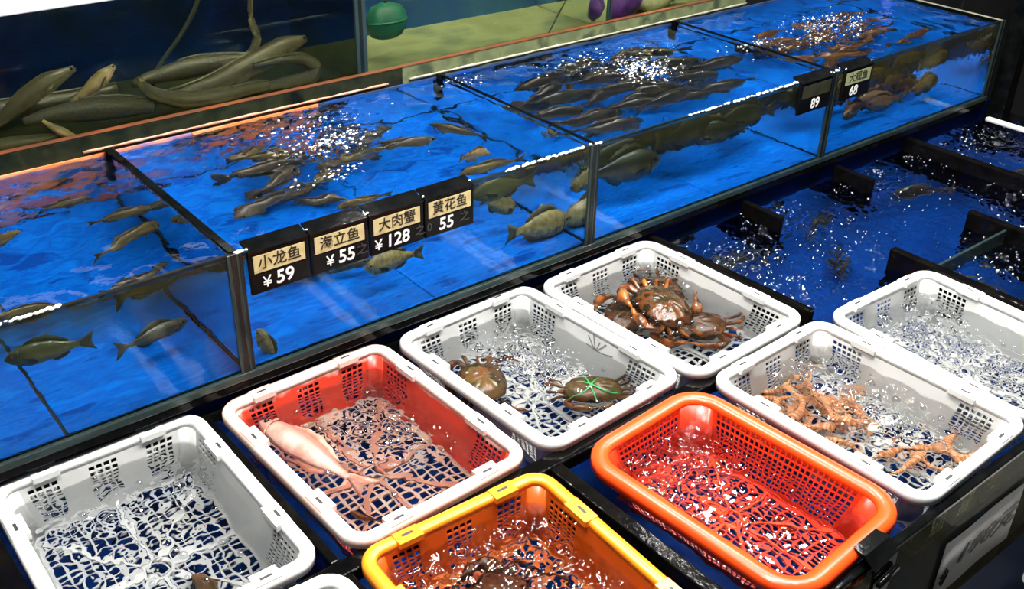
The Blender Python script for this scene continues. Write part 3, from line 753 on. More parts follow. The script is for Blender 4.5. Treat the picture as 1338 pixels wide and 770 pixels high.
eel([(0.37, 0.8, 0.453), (0.306, 0.8, 0.44), (0.211, 0.8, 0.41), (0.112, 0.8, 0.382), (0.029, 0.8, 0.371), (-0.07, 0.8, 0.371)], .031, 'skin_eel', 'thick grey brown eel lying raised with its pointed head to the right')
eel([(-0.097, 0.735, 0.447), (-0.093, 0.735, 0.427), (-0.065, 0.735, 0.399), (-0.001, 0.735, 0.372), (0.088, 0.735, 0.362), (0.183, 0.735, 0.365), (0.23, 0.735, 0.364)], .021, 'skin_eel', 'curved olive eel with a pale yellow belly turned up at its left end', False)
eel([(0.17, 0.745, 0.372), (0.228, 0.745, 0.355), (0.306, 0.745, 0.355), (0.359, 0.745, 0.362), (0.372, 0.75, 0.385), (0.338, 0.76, 0.41), (0.268, 0.765, 0.416), (0.202, 0.77, 0.412)], .021, 'skin_eel_speckled', 'dark eel looped back on itself with its snout at the glass')
eel([(-0.374, 0.745, 0.395), (-0.323, 0.745, 0.398), (-0.255, 0.745, 0.395), (-0.176, 0.745, 0.387), (-0.113, 0.745, 0.378), (-0.077, 0.745, 0.366)], .029, 'skin_eel_speckled', 'stout dark speckled eel lying along the glass at the left', False)
eel([(-0.339, 0.712, 0.398), (-0.318, 0.70, 0.378), (-0.296, 0.70, 0.36), (-0.276, 0.70, 0.346)], .011, 'skin_eel_pale', 'thin pale eel tail hanging in front of the speckled eel', False)
eel([(-0.225, 0.82, 0.478), (-0.296, 0.82, 0.454), (-0.347, 0.82, 0.428), (-0.405, 0.82, 0.393), (-0.47, 0.82, 0.365)], .024, 'skin_eel', 'olive eel rising from the lower left with its head up')
eel([(-0.124, 0.86, 0.458), (-0.165, 0.86, 0.43), (-0.196, 0.86, 0.411), (-0.25, 0.86, 0.38)], .018, 'skin_eel_pale', 'pale snouted eel poking up behind the speckled eel')
eel([(-0.08, 0.9, 0.395), (-0.025, 0.9, 0.402), (0.067, 0.9, 0.408), (0.161, 0.9, 0.408), (0.246, 0.9, 0.40)], .026, 'skin_eel_speckled', 'dark eel lying behind the thick grey brown eel', False)
eel([(0.294, 0.98, 0.60), (0.281, 0.98, 0.499), (0.292, 0.98, 0.436), (0.262, 0.98, 0.395), (0.19, 0.98, 0.36)], .012, 'skin_eel', 'slim eel hanging upright in the water near the back', False)
eel([(-0.56, 0.72, 0.362), (-0.498, 0.72, 0.358), (-0.434, 0.72, 0.356), (-0.37, 0.72, 0.352), (-0.30, 0.72, 0.348)], .017, 'skin_eel', 'olive eel lying on the tank bottom at the far left', False)
eel([(-0.62, 0.95, 0.40), (-0.5, 0.97, 0.39), (-0.38, 0.96, 0.375), (-0.25, 0.97, 0.37), (-0.1, .98, .37)], .026, 'skin_eel_speckled', 'dark eel at the back of the rear tank on the left', False)
def tubeobj(name, pts, r, m, label, cat, base_z=None):
    P = spline(pts, 6); z = min(p[2] for p in P); b = Vector((P[-1].x, P[-1].y, z)); mb = MB(); mb.tube([p - b for p in P], r, 8)
    o = mb.build(name, m); o.location = b; return tag(o, label, cat)
tubeobj('air_tube', [(0.20, 0.92, 0.76), (0.127, 0.9, 0.592), (0.07, 0.9, 0.505), (-0.012, 0.9, 0.42), (-.03, .9, .38), (-.04, .94, .333)], .006, 'air_tube', 'dark air tube slanting down behind the eels', 'tube')
tubeobj('air_tube', [(1.34, 0.71, 0.62), (1.247, 0.71, 0.464), (1.204, 0.71, 0.401), (1.158, 0.71, 0.336)], .003, 'air_tube', 'thin dark air tube slanting down in the cloudy tank', 'tube')
gf = empty('float', (0.648, .86, .398), 0, 'green round float in the cloudy rear tank beside the corner seal', 'float')
rings = [[(r * math.cos(2 * PI * j / 24), r * math.sin(2 * PI * j / 24) * .75, z) for j in range(24)] for r, z in ((.03, 0), (.05, .008), (.062, .03), (.066, .05), (.062, .07), (.048, .09), (.02, .1))]
MB().loft(rings).build('shell', 'green_float', gf)
rings = [[(.066 * k * math.cos(2 * PI * j / 24), .066 * k * math.sin(2 * PI * j / 24) * .75, .05 + dz) for j in range(24)] for k, dz in ((1.02, -.004), (1.05, 0), (1.02, .004), (.98, 0))]
MB().loft(rings, False, 0, None, True).build('seam', 'green_float', gf)
mb = MB(); mb.tube([(0, 0, .098), (0, 0, .112)], .006, 8); mb.build('valve', 'air_tube', gf)
# purple bag slumped over something pale
def lump(name, c, r, m, rnd, amp, label, cat, parts=()):
    root = empty(name, (c[0], c[1], c[2] - r[2]), 0, label, cat)
    rings = []; nu, nv = 28, 16; ph = [rnd.uniform(0, 6.28) for _ in range(6)]
    for i in range(nv + 1):
        th = PI * (0.03 + 0.94 * i / nv); ring = []
        for j in range(nu):
            p = 2 * PI * j / nu
            k = 1 + amp * (math.sin(3 * p + ph[0] + 2 * th) + .6 * math.sin(7 * p + ph[1] - th * 3) + .4 * math.sin(11 * p + 5 * th + ph[2]))
            ring.append((r[0] * math.sin(th) * math.cos(p) * k, r[1] * math.sin(th) * math.sin(p) * k, r[2] - r[2] * math.cos(th) * (1 + amp * math.sin(2 * p + ph[3]))))
        rings.append(ring)
    MB().loft(rings).build('body', m, root)
    return root
pb = lump('plastic_bag', (1.47, .76, .385), (.115, .06, .055), 'purple_bag', R, .07, 'crumpled purple bag lying on the floor of the rear tank', 'bag')
mb = MB(); mb.tube(spline([(-.05, 0, .1), (-.09, .01, .13), (-.12, 0, .12)], 5), .012, 8, .5); mb.build('twisted_neck', 'purple_bag', pb)
gd = lump('conch', (1.68, .80, .385), (.10, .07, .055), 'pale_shell', R, .03, 'large pale cream conch beside the purple bag', 'conch')
mb = MB(); mb.tube(spline([(.08, 0, .06), (.12, 0, .07), (.15, 0, .075)], 4), [.035, .033, .03, .028, .024, .02, .014, .01, .004], 12); mb.build('spire', 'pale_shell', gd)

# ------------------------------------------------------------------ fish
SS = [0, .03, .09, .18, .3, .42, .55, .68, .8, .9, .96, 1.0]
HH = [.06, .28, .55, .82, .97, 1.0, .92, .74, .5, .32, .27, .30]
WW = [.08, .4, .7, .93, 1.0, .96, .84, .62, .38, .2, .13, .08]
def make_fish(name, L, Hf, Wf, bend, skin, fin_m, spiny=1.0, spread=1.0):
    """head along +x, base of the fish at z = 0"""
    root = empty(name, (0, 0, 0))
    h0, w0 = L * Hf / 2, L * Wf / 2; LB = L * .84; zc = h0
    def spine(s): return Vector((L / 2 - s * LB, bend * L * math.sin(s * 2.6) * s, zc))
    rings = []; tints = []
    for s, h, wd in zip(SS, HH, WW):
        c = spine(s); ring = []; tt = []
        for j in range(14):
            a = 2 * PI * j / 14; sn = math.sin(a)
            ring.append((c.x, c.y + w0 * wd * math.cos(a), c.z + h0 * h * sn * (1 if sn > 0 else .95))); tt.append(.5 - .5 * sn)
        rings.append(ring); tints.append(tt)
    MB().loft(rings, True, 0, tints).build('body', skin, root)
    n = 9; base = []; tip = []
    for k in range(n):
        s = .26 + .56 * k / (n - 1); i = np.interp(s, SS, HH); c = spine(s)
        hh = L * (.075 if k < 5 else .065) * spiny * math.sin(PI * (.12 + .8 * k / (n - 1))) * (1.15 if k % 2 == 0 else .9)
        base.append(c + Vector((0, 0, h0 * i * .95))); tip.append(c + Vector((-L * .03, 0, h0 * i + hh)))
    MB().fin(base, tip, .0014).build('dorsal_fin', fin_m, root)
    base = []; tip = []
    for k in range(5):
        s = .58 + .24 * k / 4; i = np.interp(s, SS, HH); c = spine(s)
        base.append(c - Vector((0, 0, h0 * i * .9))); tip.append(c - Vector((L * .03, 0, h0 * i * .9 + L * .05 * math.sin(PI * (.2 + .7 * k / 4)))))
    MB().fin(base, tip, .0012).build('anal_fin', fin_m, root)
    c = spine(.97); e = spine(1.0); d = (e - spine(.85)).normalized()
    base = [c + Vector((0, 0, h0 * .26 * q)) for q in (-1, -.5, 0, .5, 1)]
    tip = [c + d * L * t + Vector((0, 0, L * .13 * q)) for q, t in ((-1, .19), (-.5, .16), (0, .14), (.5, .16), (1, .19))]
    MB().fin(base, tip, .0015).build('tail_fin', fin_m, root)
    for s in (-1, 1):
        gp = [spine(.2 - .035 * math.cos(t)) + Vector((0, s * w0 * .97 * math.cos(t * .55), h0 * .78 * math.sin(t))) for t in (-1.1, -.6, 0, .6, 1.1)]
        mb = MB(); mb.tube(gp, L * .006, 6); mb.build('gill_edge', fin_m, root)
        c = spine(.27) + Vector((0, s * w0 * .95, -h0 * .25))
        MB().fin([c + Vector((.008, 0, .006)), c, c + Vector((-.004, 0, -.008))], [c + Vector((-L * .1, s * L * .05 * spread, L * .02)), c + Vector((-L * .13, s * L * .06 * spread, -L * .015)), c + Vector((-L * .1, s * L * .045 * spread, -L * .04))], .001, (0, 0, 1)).build('pectoral_fin', fin_m, root)
        c = spine(.1) + Vector((0, s * w0 * .68, h0 * .18))
        MB().ell(c, (L * .017,) * 3, 8, 6).build('eye', 'eye_black', root)
    return root
PROTO = {}
for nm, args in {'olive': (.20, .30, .16, 'skin_olive', 'fin_olive', 1.0), 'grey': (.24, .22, .16, 'skin_grey', 'fin_dark', .9), 'mottled': (.25, .36, .24, 'skin_mottled', 'fin_olive', 1.25),
                 'dark': (.24, .36, .18, 'skin_dark', 'fin_dark', 1.1), 'brown': (.24, .30, .18, 'skin_brown', 'fin_brown', 1.0)}.items():
    for b in (-.09, 0.0, .09):
        PROTO.setdefault(nm, []).append([make_fish('fish', args[0], args[1], args[2], b, args[3], args[4], args[5]), False])
PLACED = []
def fish(kind, x, y, z, yaw, scale, label, group=None, pitch=0.0, bend=None, roll=0.0):
    pr = PROTO[kind][R.randrange(3) if bend is None else bend]
    if not pr[1]: o = pr[0]; pr[1] = True
    else: o = dup(pr[0])
    o.location = (x, y, z); o.rotation_euler = (roll, -pitch, yaw); o.scale = (scale,) * 3
    if 'group' in o: del o['group']
    tag(o, label, 'fish', group); PLACED.append((x, y, z)); return o
# leftmost compartment
fish('olive', -0.295, 0.414, .175, 0.03, .75, 'small olive fish facing right nearest the black divider in the leftmost compartment', bend=1)
fish('olive', -0.325, 0.297, .165, 0.49, .93, 'olive fish angled up right with a dark shadow below in the leftmost compartment', bend=2)
fish('olive', -0.373, 0.60, .12, -0.18, .8, 'olive fish close to the orange back panel of the leftmost compartment', bend=0)
fish('olive', -0.56, 0.445, .17, 0.30, .75, 'greenish fish at the left edge of the photo in front of the orange back panel', bend=1)
fish('grey', -0.36, 0.20, .10, .25, .7, 'dark fish swimming low behind the front glass of the leftmost compartment', bend=1)
fish('olive', -0.56, 0.14, .16, 2.9, .8, 'dim greenish fish near the front glass at the left edge', bend=1)
fish('olive', -0.80, 0.30, .14, 0.4, .9, 'olive fish in the leftmost compartment beyond the left edge of the photo', bend=1)
# behind the four price signs
G2 = 'fish behind the four price signs'
fish('grey', -0.002, 0.304, .17, -2.75, .95, 'long grey brown fish facing left toward the black divider', bend=2)
fish('olive', 0.175, 0.17, .17, 3.0, .72, 'small yellowish fish just behind the middle price signs', bend=0)
fish('olive', 0.50, 0.12, .21, 3.06, .95, 'yellowish fish near the surface right of the four price signs', bend=1)
fish('olive', 0.593, 0.385, .15, 1.9, .95, 'olive fish below the back black joint of the second divider', bend=0)
fish('mottled', 0.61, 0.13, .058, 0.12, .88, 'stout mottled yellow brown fish resting on the blue floor beside the second seal', bend=1, pitch=-.12)
fish('mottled', 0.545, 0.26, .12, 0.4, .62, 'mottled fish hovering above and behind the stout yellow brown one', bend=2, pitch=-.5)
fish('mottled', 0.20, 0.15, .10, 3.0, .62, 'mottled fish seen under the 128 price sign', bend=0)
fish('mottled', -0.172, 0.055, .058, 2.2, .42, 'small mottled fish head up behind the first corner seal', bend=1, pitch=1.1)
for k in range(19):
    for tr in range(40):
        x, y, z = R.uniform(.04, .42), R.uniform(.33, .58), R.uniform(.07, .2)
        if all((x - p[0]) ** 2 / .09 ** 2 + (y - p[1]) ** 2 / .06 ** 2 + (z - p[2]) ** 2 / .06 ** 2 > 1 for p in PLACED): break
    fish(R.choice(['olive', 'grey', 'grey']), x, y, z, R.choice([0, PI]) + R.uniform(-.6, .6), R.uniform(.7, .95), 'olive grey fish crowding under the splashes behind the four price signs', G2)
for k in range(30):
    for tr in range(60):
        x, y, z = R.uniform(.84, 1.52), R.uniform(.2, .55), R.uniform(.11, .2)
        if all((x - p[0]) ** 2 / .12 ** 2 + (y - p[1]) ** 2 / .06 ** 2 + (z - p[2]) ** 2 / .06 ** 2 > 1 for p in PLACED): break
    fish('dark', x, y, z, R.choice([0, 0, PI]) + R.uniform(-.35, .35), R.uniform(.85, 1.12), 'dark deep bodied fish in the dense school left of the 89 sign', 'dark school left of the 89 sign')
for k in range(24):
    for tr in range(60):
        x, y, z = R.uniform(1.82, 2.42), R.uniform(.16, .48), R.uniform(.07, .19)
        if all((x - p[0]) ** 2 / .12 ** 2 + (y - p[1]) ** 2 / .06 ** 2 + (z - p[2]) ** 2 / .06 ** 2 > 1 for p in PLACED): break
    fish('brown', x, y, z, R.choice([0, PI, PI]) + R.uniform(-.4, .4), R.uniform(.75, .98), 'brown fish in the school right of the 68 sign', 'brown school right of the 68 sign')
fish('grey', 1.77, .45, .15, 2.3, .95, 'dark slender fish alone at the left end of the brown school')
# lower tank, open water at the right
for (x, y, z, yw) in ((2.28, -.12, -.20, .5), (2.42, -.30, -.18, -.6), (2.3, -.45, -.22, -.4), (2.05, -.16, -.24, 2.6), (1.55, -.12, -.22, .4), (1.42, -.28, -.25, .6), (1.22, -.10, -.23, 2.8), (1.62, -.62, -.22, 1.8), (1.65, -.82, -.2, 1.2), (2.0, -.75, -.22, .4)):
    fish('dark', x, y, z, yw, .95, 'dark fish under the splashing open water right of the baskets', 'dark fish in the open lower tank')
# fish lying in the baskets
wf = make_fish('fish', .33, .19, .14, .05, 'skin_white', 'fin_pale', .5, .6)
bpy.data.objects.remove([c for c in wf.children if c.name.startswith('pectoral_fin')][1])
[c for c in wf.children if c.name.startswith('tail_fin')][0].scale = (1, 1, .6)
[c for c in wf.children if c.name.startswith('tail_fin')][0].location = (0, 0, .016)
wf.location = (-.228, -.203, -.066); wf.rotation_euler = (1.2, 0.0, 1.76); tag(wf, 'pinkish white dead fish floating along the left side of the pink basket', 'fish')

bf = dup(PROTO['brown'][2][0]); bf.scale = (.6,) * 3; bf.location = (-.484, -.377, -.15); bf.rotation_euler = (0, 0, 1.87); tag(bf, 'small brown fish at the bottom of the white basket at the left', 'fish')
if 'group' in bf: del bf['group']
bt = dup(PROTO['brown'][0][0]); bt.scale = (.3,) * 3; bt.location = (-.183, -.369, -.152); bt.rotation_euler = (0, 0, 2.0); tag(bt, 'tiny brown fish beyond the tail of the pinkish white fish', 'fish')
if 'group' in bt: del bt['group']

# ------------------------------------------------------------------ crabs
def make_crab(W_, shell, limb, tie=False):
    root = empty('crab', (0, 0, 0))
    a, b, hz = W_ / 2, W_ * .36, W_ * .17
    rings = []; tops = [1.0, .97, .88, .72, .45, .2]; nu = 36
    def outline(t):
        k = 1.0
        if 0 < math.sin(t): k = 1 + .05 * abs(math.sin(t * 9)) * (1 if .15 < t < PI - .15 else 0)
        return (a * math.copysign(abs(math.cos(t)) ** .8, math.cos(t)) * k, b * math.copysign(abs(math.sin(t)) ** .9, math.sin(t)) * k)
    for rr_, z in ((.12, 1), (.35, .97), (.55, .88), (.75, .7), (.9, .42), (1.0, .1), (.96, -.12), (.75, -.4), (.4, -.5)):
        rings.append([(outline(2 * PI * j / nu)[0] * rr_, outline(2 * PI * j / nu)[1] * rr_, hz * .9 + hz * z * (1 + .06 * math.sin(j * 1.9) * (rr_ < .8))) for j in range(nu)])
    MB().loft(rings).build('carapace', shell, root)
    for s in (-1, 1):
        mb = MB()
        mb.tube(spline([(s * a * .75, b * .55, hz * .7), (s * a * 1.05, b * .95, hz * .9), (s * a * .8, b * 1.35, hz * .9)], 4), [W_ * .05, W_ * .055, W_ * .06, W_ * .06, W_ * .06, W_ * .06, W_ * .065, W_ * .07, W_ * .07], 10)
        mb.tube(spline([(s * a * .85, b * 1.3, hz * .9), (s * a * .5, b * 1.42, hz * .9), (s * a * .25, b * 1.4, hz * .85)], 4), [W_ * .05, W_ * .085, W_ * .1, W_ * .105, W_ * .1, W_ * .09, W_ * .08, W_ * .06, W_ * .04], 10, .8)
        cl = mb.build('claw', limb, root)
        mb = MB(); mb.tube(spline([(s * a * .32, b * 1.46, hz * 1.0), (s * a * .15, b * 1.45, hz * 1.15), (s * a * .02, b * 1.35, hz * 1.0)], 4), [W_ * v for v in (.04, .04, .038, .035, .032, .028, .022, .015, .006)], 8)
        mb.build('pincer', limb, cl)
        for k in range(4):
            y0 = b * (.35 - .32 * k); sp = .5 - .42 * k
            P = [(s * a * .8, y0, hz * .5), (s * a * 1.28, y0 + b * sp * .5, hz * (1.1 - .1 * k)), (s * a * 1.42, y0 + b * (sp - .25), hz * .5), (s * a * 1.38, y0 + b * (sp - .6), hz * .12)]
            mb = MB(); mb.tube(spline(P, 3), [W_ * v for v in (.035, .04, .042, .04, .036, .032, .03, .026, .018, .006)], 8, .8); mb.build('leg', limb, root)
        mb = MB(); mb.tube([(s * a * .2, b * .92, hz * .95), (s * a * .22, b * 1.05, hz * 1.1)], [W_ * .015, W_ * .014], 8); ey = mb.build('eyestalk', limb, root)
        MB().ell((s * a * .22, b * 1.06, hz * 1.12), (W_ * .02,) * 3, 8, 6).build('eye', 'eye_black', ey)
    if tie:
        for P in ([(-a * .95, b * .4, hz * .9), (-a * .4, b * .6, hz * 1.9), (a * .3, -b * .2, hz * 2.0), (a * .95, -b * .35, hz * .9)], [(a * .9, b * .6, hz * .9), (a * .4, b * .5, hz * 1.85), (-a * .1, -b * .3, hz * 2.0), (-a * .5, -b * .95, hz * .8)],
                  [(a * .05, b * 1.1, hz * 1.2), (a * .1, b * .4, hz * 2.0), (a * .15, -b * .4, hz * 2.0), (a * .2, -b * 1.3, hz * 1.1)]):
            mb = MB(); mb.tube(spline(P, 6), W_ * .014, 6); mb.build('straw_tie', 'green_straw', root)
    return root
cA = make_crab(.125, 'crab_shell', 'crab_limb'); cA.scale = (1.2,) * 3; cA.location = (.225, -.195, -.09); cA.rotation_euler = (.1, .05, 1.0); tag(cA, 'brown crab without straw at the left of the basket with two crabs', 'crab')
cB = make_crab(.115, 'crab_shell', 'crab_limb', True); cB.scale = (1.15,) * 3; cB.location = (.405, -.36, -.095); cB.rotation_euler = (0, -.05, 2.6); tag(cB, 'brown crab tied with green straw beside the basket corner', 'crab')
cO = make_crab(.125, 'crab_heap', 'crab_orange')
for k, (x, y, z, rx, ry, rz, s, lab) in enumerate(((.705, -.16, -.135, .1, .1, .6, 1.25, 'brown orange crab at the left end of the crab heap'), (.80, -.30, -.12, -.1, .15, 2.2, 1.35, 'dark crab at the front end of the crab heap nearest the basket corner'),
                                                   (.835, -.15, -.12, .0, .15, 4.0, 1.4, 'orange limbed crab at the back of the crab heap'), (.775, -.215, -.085, .15, -.1, 1.2, 1.45, 'crab lying on top of the crab heap'))):
    o = cO if k == 0 else dup(cO); o.location = (x, y, z); o.rotation_euler = (rx, ry, rz); o.scale = (s,) * 3; tag(o, lab, 'crab')
cD = make_crab(.14, 'crab_dark', 'crab_dark'); cD.location = (-.13, -.70, -.11); cD.rotation_euler = (0, .1, .5); tag(cD, 'dark brown crab under the splash in the orange basket', 'crab')
o = dup(cD); o.location = (-.06, -.83, -.13); o.rotation_euler = (0, 0, 2.5); tag(o, 'dark brown crab nearer the bottom edge in the orange basket', 'crab')

# ------------------------------------------------------------------ shrimps
def make_shrimp(curl):
    root = empty('shrimp', (0, 0, 0)); L = .13; n = 30; pts = []; rad = []
    for k in range(n):
        s = k / (n - 1); a = curl * max(0, s - .3) * 1.6
        if not pts: p = Vector((L / 2, 0, .012))
        else: p = pts[-1] + Vector((-math.cos(a), math.sin(a), 0)) * (L / n)
        pts.append(p); r = .0115 * (min(1, .25 + s * 5) if s < .2 else 1 - .55 * (s - .2) / .8)
        if s > .33: r *= .9 + .14 * ((s * 16) % 1)
        rad.append(r)
    mb = MB(); mb.tube(pts, rad, 10, .9); mb.t = [.85 if ((i // 10) * 16 / 29) % 1 < .5 else .15 for i in range(len(mb.v))]; mb.build('body', 'shrimp_shell', root)
    d = (pts[-1] - pts[-3]).normalized(); sd = Vector((-d.y, d.x, 0)); c = pts[-1]
    MB().fin([c - sd * .004, c, c + sd * .004], [c + d * .018 - sd * .017, c + d * .024, c + d * .018 + sd * .017], .0012, (0, 0, 1)).build('tail_fan', 'shrimp_leg', root)
    h = pts[0]
    for s in (-1, 1):
        mb = MB(); mb.tube(spline([h + Vector((0, s * .004, .002)), h + Vector((.03, s * .02, .008)), h + Vector((.02, s * .05, .002)), h + Vector((-.03, s * .065, -.004))], 4), .0008, 5); mb.build('antenna', 'shrimp_leg', root)
        MB().ell(h + Vector((-.008, s * .007, .004)), (.0026,) * 3, 8, 6).build('eye', 'eye_black', root)
    for k in range(5):
        for s in (-1, 1):
            p = pts[5 + 3 * k]; mb = MB(); mb.tube([p + Vector((0, s * .006, -.004)), p + Vector((.006, s * .016, -.008)), p + Vector((.002, s * .024, -.0115))], [.0016, .0013, .0006], 5); mb.build('leg', 'shrimp_leg', root)
    mb = MB(); mb.tube([h + Vector((-.004, 0, .004)), h + Vector((.018, 0, .009))], [.003, .0005], 5); mb.build('rostrum', 'shrimp_leg', root)
    return root
sp = [make_shrimp(.5), make_shrimp(1.6), make_shrimp(-1.2)]; used = [False] * 3
def shrimp(i, x, y, z, rz, label, group=None, rx=0.0):
    if not used[i]: o = sp[i]; used[i] = True
    else: o = dup(sp[i])
    o.location = (x, y, z); o.rotation_euler = (rx, R.uniform(-.1, .1), rz); o.scale = (.98,) * 3
    if 'group' in o: del o['group']
    tag(o, label, 'shrimp', group)
cells = [(x, y) for x in (.66, .72, .78, .84) for y in (-.6, -.655, -.71, -.765)]
for k, (x, y) in enumerate(cells + [(.69, -.63), (.75, -.68), (.81, -.63), (.75, -.75)]):
    shrimp(k % 3, x + R.uniform(-.012, .012), y + R.uniform(-.012, .012), -.135 if k < 16 else -.105, R.uniform(0, 6.28), 'orange shrimp in the pile at the back of the shrimp basket', 'shrimps piled at the back of the basket')
for k, (x, y, rz, lab) in enumerate(((.76, -.93, .2, 'orange shrimp left of the loose ones at the front of the shrimp basket'), (.80, -.99, -.3, 'orange shrimp closest to the front wall of the shrimp basket'), (.865, -.945, .35, 'orange shrimp lying flat in the right front part of the shrimp basket'),
                                     (.80, -.885, 2.9, 'pale orange shrimp furthest back of the loose ones in the shrimp basket'), (.88, -1.0, .1, 'reddish shrimp by the front right corner of the shrimp basket'))):
    shrimp(k % 3, x, y, -.12 - .006 * (k % 2), rz, lab)

# ------------------------------------------------------------------ price signs
def sign(x0, x1, name_txt, price, card, label, faint=(), lean=0.0, pricex=0.5, yen=True):
    root = empty('price_sign', ((x0 + x1) / 2, -.012, .228), 0, label, 'sign', 'price signs on the display tank')
    wd = x1 - x0; hh = .092
    mb = MB(); mb.box((-wd / 2, -.004, 0), (wd / 2, .004, hh)); bev(mb.build('plate', 'card_black', root, smooth=False), .0012)
    # hood that hooks back over the glass
    mb = MB(); v = [(-wd / 2, -.006, hh - .002), (wd / 2, -.006, hh - .002), (wd / 2, .030, hh + .010), (-wd / 2, .030, hh + .010)]
    v2 = [(a, b, c + .004) for a, b, c in v]
    mb.add(v + v2, [(0, 3, 2, 1), (4, 5, 6, 7), (0, 1, 5, 4), (1, 2, 6, 5), (2, 3, 7, 6), (3, 0, 4, 7)]); mb.build('hood', 'black_trim', root, smooth=False)
    mb = MB(); mb.box((-wd * .43, -.0055, hh * .50), (wd * .43, -.0035, hh * .90)); cd = mb.build('name_card', card, root, smooth=False)
    if name_txt: text(name_txt, hh * .34, (0, -.0058, hh * .70), 'ink', cd, 'name_lettering', off=.0002)
    mb = MB(); mb.box((-wd * .48, -.0052, hh * .04), (wd * .48, -.0035, hh * .46)); pc = mb.build('price_card', 'card_black', root, smooth=False)
    px = (pricex - .5) * wd
    text(price, hh * .44, (px, -.0056, hh * .25), 'digit_white', pc, 'price_digits', shear=.05, off=.0006)
    if yen: text('¥', hh * .36, (px - hh * (.42 if len(price) < 3 else .52), -.0056, hh * .23), 'digit_white', pc, 'yuan_symbol')
    for fx, ch in faint: text(ch, hh * .3, (fx * wd, -.0056, hh * .27), 'digit_grey', pc, 'faint_character')
    mb = MB()
    for k in range(5): mb.ell((R.choice([-1, 1]) * wd * .49, R.uniform(-.004, .02), hh + R.uniform(.004, .008)), (.003, .002, .0015), 6, 4)
    tag(mb.build('wet_drops', 'glint_white', root), kind='stuff')
    return root
sg = [-.205, -.072, .066, .205, .340]
sign(sg[0] + .002, sg[1] - .002, '小龙鱼', '59', 'card_cream', 'black price sign with cream card showing 59, leftmost of the four', (), pricex=.56)
sign(sg[1] + .002, sg[2] - .002, '海立鱼', '55', 'card_cream', 'black price sign with cream card showing ¥55, second of the four', ((.38, '之'),), pricex=.6)
sign(sg[2] + .002, sg[3] - .002, '大肉蟹', '128', 'card_cream', 'black price sign with cream card showing ¥128', ((.42, '之'),), pricex=.5)
sign(sg[3] + .002, sg[4] - .002, '黄花鱼', '55', 'card_cream', 'black price sign showing 55 without yuan symbol, rightmost of the four', ((.30, '之'), (-.42, '0')), pricex=.42, yen=False)
sign(1.495, 1.645, '', '89', 'card_reflect', 'black price sign with dark upper card showing 89', (), pricex=.5, yen=False)
sign(1.70, 1.84, '大规鱼', '68', 'card_green', 'black price sign with pale green card showing 68', (), pricex=.4, yen=False)

# ------------------------------------------------------------------ front of the lower tank, bottom right
ps = empty('paper_sign', (.835, LY0 - .0095, -.30), 0, 'grey paper with handwritten 198 price on the lower tank front', 'sign')
mb = MB(); nx = 8
vs = []
for z in (0, .155):
    for k in range(nx + 1): vs.append((-.15 + .30 * k / nx, -.002 - .0015 * math.sin(k * .9), z))
o = thick(mb.add(vs, [(k, k + 1, nx + 2 + k, nx + 1 + k) for k in range(nx)]).build('sheet', 'paper', ps), .0006)
text('198元', .062, (.02, -.0062, .085), 'ink', ps, 'handwriting', shear=.3, sx=1.5, off=.0009)
for (ax, az, bx, bz) in ((-.135, .04, -.12, .075), (-.14, .06, -.11, .065), (-.125, .03, -.11, .065)):
    mb = MB(); mb.tube([(ax, -.005, az), ((ax + bx) / 2 + .003, -.005, (az + bz) / 2), (bx, -.005, bz)], .0016, 5); mb.build('pen_stroke', 'ink', ps)
fb = empty('foam_box', (1.115, -1.29, -.95), 0, 'white foam box on the floor under the other foam box by the lower tank', 'box', 'foam boxes by the lower tank')
mb = MB(); mb.loft([rr(.17, .13, .02, 0), rr(.18, .14, .02, .285)]); mb.build('box_body', 'foam_white', fb, smooth=False)
mb = MB(); mb.loft([rr(.19, .15, .025, .285), rr(.19, .15, .025, .32), rr(.18, .14, .02, .33)]); mb.build('lid', 'foam_white', fb, smooth=False)
mb = MB(); mb.box((-.12, -.1505, .295), (.05, -.1495, .312)); mb.build('green_band', 'green_print', fb, smooth=False)
mb = MB(); mb.box((-.1905, -.06, .295), (-.1895, .08, .312)); mb.build('green_band', 'green_print', fb, smooth=False)
f2 = dup(fb); f2.location.z = -.62; f2['label'] = 'upper white foam box with green print on its lid edge at the bottom right'
# black rag clipped over the front rail
rg = empty('black_clip', (.41, LY0 - .01, -.10), 0, 'black plastic clip over the front rail beside the red basket', 'clip')
rings = []
for k, (y, z, w_) in enumerate(((-.022, 0, .03), (-.024, .05, .034), (-.022, .088, .036), (-.004, .100, .038), (.022, .1, .034))):
    rings.append([(-w_, y, z), (w_, y + .004, z + .004), (w_, y + .008, z + .006 if k < 3 else z + .01), (-w_, y + .006, z + .004 if k < 3 else z + .008)])
MB().loft(rings).build('jaw', 'black_trim', rg, smooth=False)
mb = MB(); mb.tube([(-.03, -.03, .06), (.03, -.026, .064)], .006, 8); mb.build('hinge', 'black_trim', rg)

# ------------------------------------------------------------------ right end of the picture
st = empty('frame_post', (2.70, -.03, -.95), 0, 'black upright post beside the right end of the display tank', 'post')
mb = MB(); mb.box((-.03, -.03, 0), (.03, .03, 1.75)); bev(mb.build('upright', 'black_trim', st, smooth=False), .004)
mb = MB(); mb.box((-.05, -.05, 0), (.05, .05, .012)); mb.build('foot_plate', 'steel_dark', st, smooth=False)
cb = empty('carton', (3.08, -.34, -.95), 0, 'tan cardboard carton stack behind the black post at the right', 'box')
mb = MB(); mb.box((-.25, -.2, 0), (.25, .2, 1.3)); bev(mb.build('box_body', 'cardboard_tan', cb, smooth=False), .004)
mb = MB(); mb.box((-.2505, -.03, .0), (-.2495, .03, 1.3)); mb.build('tape', 'card_cream', cb, smooth=False)
cbn = empty('cabinet', (3.25, .75, -.95), 0, 'dark grey cabinet beyond the far end of the display tank', 'cabinet')
